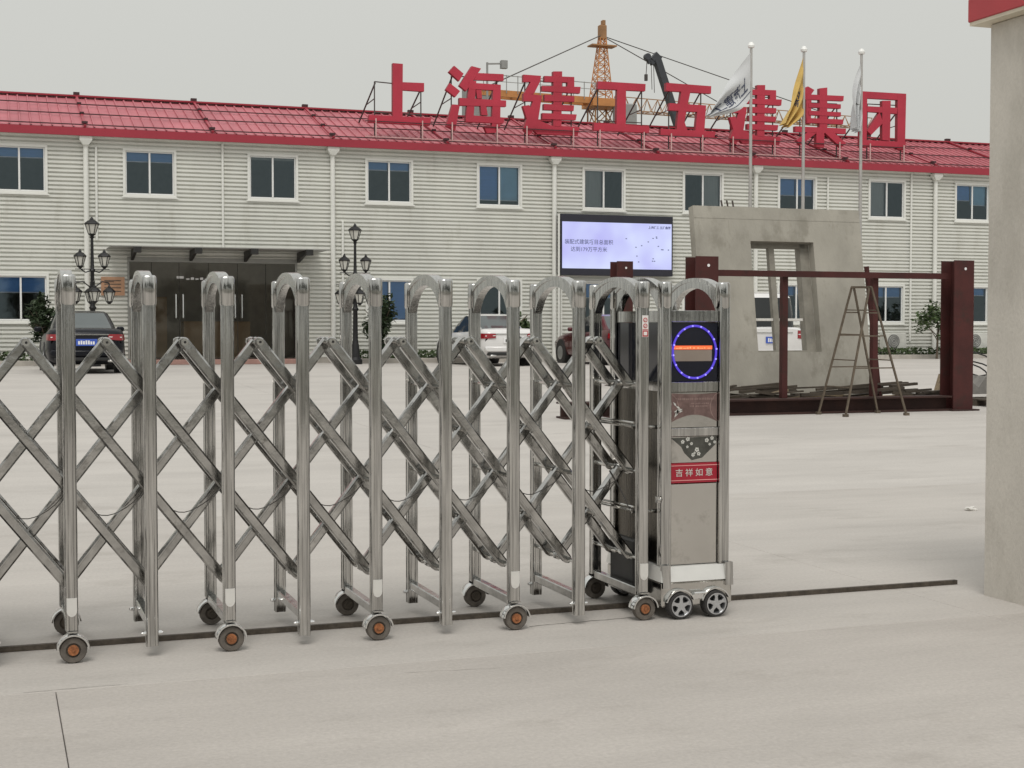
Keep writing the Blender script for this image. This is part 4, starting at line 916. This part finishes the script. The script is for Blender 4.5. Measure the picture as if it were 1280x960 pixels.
    for s_ in (-1, 1):
        b = MB(); b.box(s_*.56*sx_-.09, s_*.56*sx_+.09, -.035, .1, .27*sz_, .325*sz_, ch=.012); P('exhaust_tip', b, 'chrome')
    return t
car('parked_car', 'dark navy sedan parked nose to the office with its rear towards the gate', 'car', 1.93, 33.0, 'paint_navy', 'car_glass_pale', .95, .97)
car('parked_car', 'white sedan parked beside the dark red sedan with its rear towards the gate', 'car', 12.95, 36.0, 'paint_white', 'car_glass_pale', .92, .97, plate='plate_white')
car('parked_car', 'dark red sedan parked beside the white sedan below the LED screen', 'car', 16.55, 35.7, 'paint_wine', 'car_glass_pale', .92, .97)
car('parked_van', 'white van parked behind the leaning concrete panel, seen through its window opening', 'van', pY(968, 417, 29).x, 29.0, 'paint_white', 'car_glass', .95, 1.0, van=True)

# ================================================================== STEEL STAND, PANEL, LADDER
FYS = 18.75; gzf = gz(FYS)
st = thing('steel_stand', 'dark red primed steel stand with H columns, base beam and thin top rail', 'steel frame', (12, FYS, gzf))
def hcol(b, x, y, z0, z1, w=.36, d=.34, t=.022):
    b.box(x-w/2, x+w/2, y-d/2, y-d/2+t, z0, z1); b.box(x-w/2, x+w/2, y+d/2-t, y+d/2, z0, z1); b.box(x-.012, x+.012, y-d/2+t, y+d/2-t, z0, z1)
cx2, cx3 = pY(877, 400, FYS).x, pY(1196, 420, FYS).x; ztop2 = pY(877, 321, FYS).z; ztop3 = pY(1196, 326, FYS).z
cols = [(cx2, FYS, ztop2, .36), (cx3, FYS, ztop3, .36)]
xfar = pY(777, 330, 26.0).x; cols.append((xfar, 26.0, pY(777, 327, 26.0).z, .34))
for (x, y, z1, w) in cols:
    b = MB(); hcol(b, x, y, gz(y)+.02, z1, w); b.box(x+w/2-.03, x+w/2-.008, y-.165, y+.165, gz(y)+.02, z1-.002); co = part(b, 'column', 'primer', st)
    b = MB(); b.box(x-.25, x+.25, y-.25, y+.25, gz(y)-.005, gz(y)+.02); part(b, 'base_plate', 'primer_dark', co)
    b = MB(); b.tube((x+.02, y-.171, z1-.13), (x+.02, y-.1735, z1-.13), .022, 10); part(b, 'bolt_hole', 'plate_white', co)
# base beam (H section on its side)
xb0, xb1 = cx2-2.2, cx3-.2
b = MB(); z0 = gzf+.0; b.box(xb0, xb1, FYS-.17, FYS+.17, z0-.002, z0+.028); b.box(xb0, xb1, FYS-.17, FYS+.17, z0+.205, z0+.23); b.box(xb0, xb1, FYS-.02, FYS+.02, z0+.028, z0+.205); part(b, 'base_beam', 'primer_dark', st)
b = MB(); b.box(cx2+.19, cx3-.19, FYS-.03, FYS+.03, pY(1040, 347, FYS).z, pY(1040, 339.5, FYS).z); part(b, 'top_rail', 'primer', st)
for ux in (983, 1096):
    x = pY(ux, 420, FYS).x; b = MB(); b.box(x-.045, x+.045, FYS+.035, FYS+.125, gzf+.232, pY(ux, 343, FYS).z); part(b, 'thin_post', 'primer', st)
p, q = pY(1083, 333, FYS+.4), pY(1101, 505, FYS+.4); b = MB(); b.bar((p.x, FYS+.4, p.z), (q.x, FYS+.4, gz(FYS+.4)), .06, .05); part(b, 'prop', 'primer', st)
# leaning precast panel -------------------------------------------
PY0 = 20.3; lean = math.radians(9.0); gzp = gz(PY0)
pan = thing('precast_panel', 'leaning grey precast concrete wall panel with a window opening', 'concrete panel', (12, PY0, gzp))
def pp(u, v, d=0):   # u along X (world), v up the panel, d depth behind face
    return Vector((u, PY0+v*math.sin(lean)+d*math.cos(lean), gzp+.10+v*math.cos(lean)-d*math.sin(lean)))
tl = pY(866, 256, PY0+.46).x; tr = pY(1071, 265, PY0+.46).x; HT = 3.06; br = pY(1094, 487, PY0).x; bl = tl+.18
def U(x, y):  # picture -> (u, v) on the leaning face
    d = ray(x, y); s_, c_ = math.sin(lean), math.cos(lean)
    # plane: (Y-PY0)*c - (Z-z0)*s = 0
    k = (PY0*c_+(EYE-gzp-.10)*s_)/(d.y*c_-d.z*s_); Pn = Vector((d.x*k, d.y*k, EYE+d.z*k)); return (Pn.x, (Pn.z-gzp-.10)/c_)
TL, TR, BR = U(866, 255), U(1071, 265), U(1094, 487); HTp = (TL[1]+TR[1])/2
x0p, x1p = TL[0], (TR[0]+BR[0])/2
W00, W10, W11, W01 = U(937, 301), U(1013, 303), U(1031, 440), U(949, 440)
wx0, wx1, wz0, wz1 = (W00[0]+W01[0])/2, (W10[0]+W11[0])/2, (W01[1]+W11[1])/2, (W00[1]+W10[1])/2
TH = .16; b = MB()
def pbox(b, u0, u1, v0, v1, d0, d1, mi=None):
    vs = [pp(u, v, d) for d in (d0, d1) for v in (v0, v1) for u in (u0, u1)]
    b.add(vs, [(0, 1, 3, 2), (4, 6, 7, 5), (0, 4, 5, 1), (2, 3, 7, 6), (0, 2, 6, 4), (1, 5, 7, 3)], mi)
pbox(b, x0p, wx0, 0, HTp, 0, TH); pbox(b, wx1, x1p, 0, HTp, 0, TH); pbox(b, wx0, wx1, 0, wz0, 0, TH); pbox(b, wx0, wx1, wz1, HTp, 0, TH)
part(b, 'slab_face', 'precast', pan)
b = MB(); pbox(b, x0p+.01, x1p-.01, HTp-.20, HTp-.185, -.004, -.001); pbox(b, x0p+.62, x0p+.63, wz1+.1, HTp-.2, -.004, -.001); part(b, 'cast_line', 'precast', pan)
b = MB(); fw = .07
pbox(b, wx0, wx0+fw, wz0, wz1, TH+.002, TH+.10); pbox(b, wx1-fw-.1, wx1, wz0, wz1, TH+.002, TH+.16); pbox(b, wx0+fw, wx1-fw, wz1-fw, wz1, TH+.002, TH+.10); pbox(b, wx0+fw, wx1-fw-.1, wz0, wz0+.05, TH+.002, TH+.10)
fr_ = part(b, 'window_frame', 'frame_tan', pan)
b = MB(); xm = wx0+(wx1-wx0)*.40; pbox(b, xm-.05, xm+.05, wz0+.05, wz1-fw, TH+.004, TH+.09); part(b, 'mullion', 'frame_tan', fr_)
b = MB(); pbox(b, wx0+.08, wx1-.2, wz0+.9*(wz1-wz0)*.33, wz0+.9*(wz1-wz0)*.33+.04, TH+.02, TH+.05); part(b, 'transom', 'paper', fr_)
for ux in (906, 913, 920):
    u_, v_ = U(ux, 254); b = MB(); b.tube(pp(u_, HTp-.05, .08), pp(u_-.02, HTp+.12, .08), .014, 6); part(b, 'rebar_stub', 'rebar', pan)
b = MB(); 
for x in (x0p+.5, x1p-.5): b.box(x-.12, x+.12, PY0-.12, PY0+.32, gzp-.005, gzp+.12)
part(b, 'bearer', 'plank_dark', pan)
for x in (x0p+.25, x1p-.25):
    b = MB(); b.tube(pp(x, 2.2, TH+.01), (x, PY0+2.0, gz(PY0+2.0)), .035, 8); part(b, 'raking_prop', 'primer', pan)
# A-frame ladder --------------------------------------------------
lad = thing('step_ladder', 'tall rusty A-frame step ladder standing in front of the steel stand', 'ladder', (12.4, 18.4, gz(18.4)))
LYa, LYb = 18.50, 17.98           # far and near rails at the foot
def foot(x, y, Y): 
    p = pY(x, y, Y); return Vector((p.x, Y, gz(Y)+.01))
fa0, fa1 = foot(1023, 515, LYa), foot(1057, 518, LYb); fb0, fb1 = foot(1097, 514, LYa), foot(1133, 516, LYb)
ta, tb = pY(1066, 359, LYa-.08), pY(1088, 359, LYb+.08)
for f0, f1, nm in ((fa0, fa1, 'left'), (fb0, fb1, 'right')):
    for f_, t_ in ((f0, ta), (f1, tb)):
        b = MB(); o_ = Vector((.018 if nm == 'right' else -.018, 0, 0)); b.bar(f_, t_+o_, .028, .022, up=(0, 1, 0)); b.box(f_.x-.035, f_.x+.035, f_.y-.03, f_.y+.03, f_.z-.012, f_.z+.03); part(b, 'rail', 'ladder_steel', lad)
    for tt in (.22, .43, .63, .82) if nm == 'left' else (.43, .82):
        p, q = f0.lerp(ta, tt), f1.lerp(tb, tt); b = MB(); b.bar(p, q, .026, .016); part(b, 'rung', 'ladder_steel', lad)
for tt in (.37, .62, .80):
    p, q = fa1.lerp(tb, tt), fb1.lerp(tb, tt); b = MB(); b.bar(p, q, .015, .018); part(b, 'spreader', 'ladder_steel', lad); b = MB()
    p2, q2 = fa0.lerp(ta, tt), fb0.lerp(ta, tt); b.bar(p2, q2, .015, .018); part(b, 'spreader', 'ladder_steel', lad)
b = MB(); b.bar(ta, tb, .07, .03); b.tube(ta+Vector((0, .03, 0)), tb-Vector((0, .03, 0)), .016, 8); part(b, 'top_hinge', 'ladder_steel', lad)

# timber, cables, blocks around the stand -----------------------------
random.seed(12)
PL = [('long weathered plank lying across the base beam beside the ladder', 975, 499, 1045, 492), ('grey plank end sticking up from the scrap by the thin post', 935, 499, 985, 488), ('thin batten lying on the scrap beyond the ladder', 1040, 494, 1180, 500),
      ('short pale board resting flat on the base beam', 1085, 497, 1150, 493), ('dark batten in the scrap pile beside the gate head', 912, 493, 958, 497), ('split dark board tilted over the scrap pile', 912, 500, 970, 491), ('brown batten under the leaning panel', 985, 497, 1060, 500), ('narrow batten leaning against the right column foot', 1168, 500, 1180, 468)]
for i, (lab, xa, ya, xb, yb) in enumerate(PL):
    Yp = FYS+.36+.13*i; p, q = pY(xa, ya, Yp), pY(xb, yb, Yp); g_ = gz(Yp)+.03; p.z = max(p.z, g_); q.z = max(q.z, g_)
    q.y += random.uniform(-.1, .1)
    b = MB(); b.bar(p, q, .10, .035); single(b, 'plank', 'plank_dark' if 'dark' in lab or 'brown' in lab else 'plank', lab, 'plank', tuple(p), 'scrap timber round the stand')
b = MB(); rnd = random.Random(4)
for i in range(90):
    x = rnd.uniform(cx2+.2, cx3-.3); y = rnd.uniform(FYS+.25, PY0-.15); a_ = rnd.uniform(-.5, .5); l_ = rnd.uniform(.3, 1.1)
    p = Vector((x, y, gz(y)+rnd.uniform(.02, .36))); b.bar(p, p+Vector((math.cos(a_)*l_, math.sin(a_)*l_*.3, rnd.uniform(-.06, .08))), rnd.uniform(.03, .09), rnd.uniform(.02, .05))
o = b.build('scrap_heap', 'plank_dark'); tag(o, 'low heap of dark scrap sticks behind the base beam', 'scrap'); o['kind'] = 'stuff'
b = MB(); c0 = pY(1215, 462, 21); zz = gz(21)
for k in range(4):
    r = .42+.05*k; cxk = c0.x-.15+.1*k; b.path([(cxk+r*math.cos(t), 21+.3*r*math.sin(t)+.1*k, zz+.30+.10*k+.22*math.sin(t)*(1 if k % 2 else .7)) for t in [2*PI*i/18 for i in range(15+k)]], .014, 5)
single(b, 'cable_coil', 'cable_black', 'loose coil of black cable beside the right steel column', 'cable', (c0.x, 21, zz))
b = MB(); p = pY(1205, 490, 19.9); X0 = p.x-.05; zz = gz(19.9)
b.prism([(X0, 19.8, zz+.16), (X0+1.1, 19.8, zz+.16), (X0+1.1, 19.8, zz+.34), (X0+.42, 19.8, zz+.46), (X0+.26, 19.8, zz+.27), (X0+.02, 19.8, zz+.44)], (0, .7, 0)); single(b, 'broken_block', 'block_grey', 'grey broken concrete block with a notched top by the right column', 'block', (X0, 19.8, zz))
pal = thing('timber_pallet', 'dark weathered timber pallet on the ground by the right steel column', 'pallet', (X0+.5, 19.3, zz))
for i in range(3):
    b = MB(); y = 18.95+.45*i; b.box(X0-.1, X0+1.4, y, y+.09, gz(y)-.003, gz(y)+.09); part(b, 'bearer', 'plank_dark', pal)
for i in range(7):
    b = MB(); x = X0-.08+.21*i; b.box(x, x+.15, 18.9, 20.0, gz(19.4)+.092, gz(19.4)+.115); part(b, 'board', 'plank_dark', pal)
# air conditioners on the wall base
for (ux, lab) in ((1119, 'white outdoor air conditioner unit beside the young tree'), (1221, 'white outdoor air conditioner unit near the gate pillar edge')):
    p = pY(ux, 432, 41.55); t = thing('air_conditioner', lab, 'air conditioner', (p.x, 41.6, .8), 'air conditioners along the wall base')
    b = MB(); b.box(p.x-.42, p.x+.42, 41.5, 41.85, .74, 1.28, ch=.015); part(b, 'casing', 'ac_white', t)
    b = MB(); b.tube((p.x-.1, 41.5, 1.01), (p.x-.1, 41.485, 1.01), .23, 24); g_ = part(b, 'fan_grille', 'ac_fan', t)
    b = MB()
    for r in (.06, .12, .18): b.path([(p.x-.1+r*math.cos(2*PI*i/16), 41.48, 1.01+r*math.sin(2*PI*i/16)) for i in range(17)], .006, 4)
    part(b, 'grille_ring', 'ac_white', g_)
    b = MB()
    for s_ in (-.3, .3): b.box(p.x+s_-.02, p.x+s_+.02, 41.5, 41.98, .70, .738); b.box(p.x+s_-.02, p.x+s_+.02, 41.94, 41.98, ZT, .698)
    part(b, 'bracket', 'dark_metal', t)

# ================================================================== TOWER CRANE AND MOBILE BOOM BEHIND THE OFFICE
CY = 100.0; mbase = pY(751, 150, CY); MX = mbase.x; ZJ = pY(751, 128, CY).z; ZA = pY(751, 29, CY).z
cr = thing('tower_crane', 'orange lattice tower crane standing behind the office roof', 'crane', (MX, CY, ZT))
def lattice(b, p, q, w0, w1, bays, r=.07, tri=False, up=(0, 0, 1)):
    p, q = Vector(p), Vector(q); d = (q-p).normalized(); a_ = d.cross(Vector(up))
    if a_.length < .01: a_ = Vector((1, 0, 0))
    a_.normalize(); c_ = a_.cross(d).normalized(); K = [(-1, -1), (1, -1), (1, 1), (-1, 1)] if not tri else [(-1, -.9), (1, -.9), (0, .9)]
    rows = []
    for i in range(bays+1):
        t = i/bays; w = w0+(w1-w0)*t; rows.append([p.lerp(q, t)+(a_*x+c_*y)*(w/2) for x, y in K])
    n = len(K)
    for i in range(bays):
        for k in range(n):
            k2 = (k+1) % n; b.bar(rows[i][k], rows[i+1][k], r*1.5, r*1.5); b.bar(rows[i][k], rows[i+1][k2], r, r); b.bar(rows[i][k2], rows[i+1][k], r, r) if not tri else None; b.bar(rows[i][k], rows[i][k2], r, r)
b = MB(); lattice(b, (MX, CY, ZT), (MX, CY, ZJ-.4), 1.5, 1.5, 12, .065); part(b, 'mast', 'crane_dark', cr)
b = MB(); lattice(b, (MX, CY, ZJ+.2), (MX+.1, CY, ZA-1.0), 1.35, .42, 9, .04); part(b, 'tower_head', 'crane_orange', cr)
b = MB(); b.box(MX-.18, MX+.38, CY-.25, CY+.25, ZA-1.2, ZA-.15, ch=.05); b.box(MX+.05, MX+.30, CY-.2, CY+.2, ZA-.15, ZA+.22, ch=.03); b.box(MX-.9, MX+1.1, CY-.5, CY+.5, ZA-1.75, ZA-1.65); part(b, 'head_cap', 'crane_dark', cr)
jl, jr = pZ(606, 97, ZJ), pZ(1062, 152, ZJ); ctr = Vector((MX, CY, ZJ)); dirj = (jr-ctr); dirj.z = 0; dirj.normalize()
dl = (ctr-jl); L_left = dl.length*.80; jl = ctr-dirj*L_left
b = MB(); lattice(b, ctr+dirj*1.2, ctr+dirj*(jr-ctr).length*1.1, 1.2, .95, 26, .04, True); part(b, 'jib', 'crane_dark', cr)
b = MB(); side = dirj.cross(Vector((0, 0, 1)))
for s_ in (-.55, .55): b.bar(jl+side*s_, ctr-dirj*.6+side*s_, .18, .46)
for i in range(9): c_ = jl.lerp(ctr, i/9); b.bar(c_-side*.6, c_+side*.6, .12, .2)
cj = part(b, 'counter_jib', 'crane_orange', cr)
b = MB()
for i in range(12):
    c_ = jl.lerp(ctr, i/12)+side*.75; b.bar(c_, c_+Vector((0, 0, 1.3)), .05, .05)
b.bar(jl+side*.75+Vector((0, 0, 1.25)), ctr+side*.75+Vector((0, 0, 1.25)), .05, .05); b.bar(jl+side*.75+Vector((0, 0, .8)), ctr+side*.75+Vector((0, 0, .8)), .04, .04); part(b, 'guard_rail', 'crane_grey', cj)
b = MB(); c_ = jl+dirj*1.0; b.bar(c_-dirj*1.2+Vector((0, 0, -.8)), c_+dirj*1.0+Vector((0, 0, -.8)), 1.2, 2.0); part(b, 'counterweight', 'crane_grey', cr)
b = MB(); c_ = ctr+side*1.5+dirj*1.2; b.box(c_.x-.7, c_.x+.7, c_.y-.7, c_.y+.7, ZJ-2.0, ZJ-.3, ch=.08); part(b, 'cab', 'crane_grey', cr)
b = MB(); b.box(MX-1.1, MX+1.1, CY-1.1, CY+1.1, ZJ-.42, ZJ+.15); part(b, 'slewing_ring', 'crane_orange', cr)
apx = Vector((MX, CY, ZA-.9))
for s_ in (-.4, .4):
    b = MB(); b.tube(apx+side*s_*.5, jl.lerp(ctr, .12)+side*s_+Vector((0, 0, .4)), .035, 6); part(b, 'tie_rod', 'brace_steel', cr)
for f_ in (.42, .80):
    b = MB(); b.tube(apx, ctr.lerp(ctr+dirj*(jr-ctr).length*1.1, f_)+Vector((0, 0, .6)), .035, 6); part(b, 'tie_rod', 'brace_steel', cr)
b = MB(); c_ = pY(609, 100, 96); d_ = pY(609, 78, 96); e1 = pY(631, 79.5, 96)
dv = thing('davit_mast', 'thin grey mast with a short horizontal arm behind the roof sign', 'mast', (c_.x, 96, ZT))
b.bar((c_.x, 96, ZT), d_, .12, .12); part(b, 'mast', 'crane_grey', dv); b = MB(); b.bar(d_+Vector((0, 0, -.1)), e1, .1, .1); b.box(e1.x-.3, e1.x+.15, 95.8, 96.2, e1.z-.35, e1.z+.2); part(b, 'arm', 'crane_grey', dv)
# mobile crane: telescopic boom rising from a carrier hidden behind the office
BY = 80.0; bt, bm_ = pY(821, 74, BY), pY(851, 168, BY); dd = (bm_-bt); kz = (2.2-bt.z)/dd.z; bb = bt+dd*kz
mc = thing('mobile_crane', 'dark grey telescopic boom of a mobile crane rising behind the roof', 'crane', (bb.x, BY, ZT))
b = MB(); mid = bt.lerp(bb, .42); b.bar(bt, mid, .42, .42, up=(0, 1, 0)); b.bar(mid, bb, .58, .58, up=(0, 1, 0)); part(b, 'boom', 'boom_grey', mc)
b = MB(); h0 = pY(809, 71, BY); b.bar(bt+Vector((.1, 0, .25)), bt+Vector((-.25, 0, -.15)), .5, .35, up=(0, 1, 0)); b.bar(bt+Vector((0, 0, 0)), pY(813, 79, BY), .3, .3); b.bar(pY(813, 79, BY), h0, .25, .25); b.tube(h0+Vector((0, -.15, 0)), h0+Vector((0, .15, 0)), .2, 12); part(b, 'boom_head', 'boom_grey', mc)
b = MB(); b.bar(h0, pY(807.5, 95, BY), .035, .035); b.bar(pY(807.5, 93, BY), pY(807.5, 101, BY), .16, .16); b.bar(pY(814, 80, BY), pY(815, 112, BY), .03, .03); b.bar(pY(817, 80, BY), pY(818, 116, BY), .03, .03); part(b, 'hoist_rope', 'brace_steel', mc)
b = MB(); b.box(bb.x-1.5, bb.x+1.8, BY-1.3, BY+1.3, ZT+1.2, ZT+2.6, ch=.1); part(b, 'upper_works', 'crane_orange', mc)
b = MB(); b.box(bb.x-5, bb.x+5, BY-1.25, BY+1.25, ZT+.5, ZT+1.2, ch=.1); b.box(bb.x+3.2, bb.x+5, BY-1.2, BY+1.2, ZT+1.2, ZT+2.6, ch=.15); part(b, 'carrier', 'crane_orange', mc)
for x in (-4, -2.5, 2.2, 3.8):
    for s_ in (-1, 1):
        b = MB(); b.tube((bb.x+x, BY+s_*1.3, ZT+.55), (bb.x+x, BY+s_*.8, ZT+.55), .55, 20); part(b, 'wheel', 'tyre', mc)

# ================================================================== UNSEEN TREES ADDED BEHIND THE CAMERA (something dark for the steel to mirror)
b = MB()
for i, x in enumerate([-19, -15.4, -12.2, -8.5, -5.2, -1.6, 1.9, 5.2, 8.9, 12.3, 16]):
    y = -15+((i*37) % 5-2)*.4; k = .9+.06*((i*7) % 5)
    b.cur = 0; b.tube((x, y, 0), (x+.1, y, 2.2*k), .16, 8, .11)
    for q in range(6):
        a_ = q*1.05+i; b.tube((x+.05, y, 1.4+.12*q), (x+math.cos(a_)*1.3, y+math.sin(a_)*1.3, 3+.25*q), .06, 6, .02)
    b.cur = 1; leaves(b, 1300, (x, y, 3.2*k), (2.0*k, 1.7*k, 2.4*k), .22, 9+i, clumps=26)
o = b.build('added_tree_belt', ['bark', 'leaf_dark'], fix=False); tag(o, 'dark belt of unseen trees added behind the camera for the steel to reflect', 'trees'); o['kind'] = 'stuff'
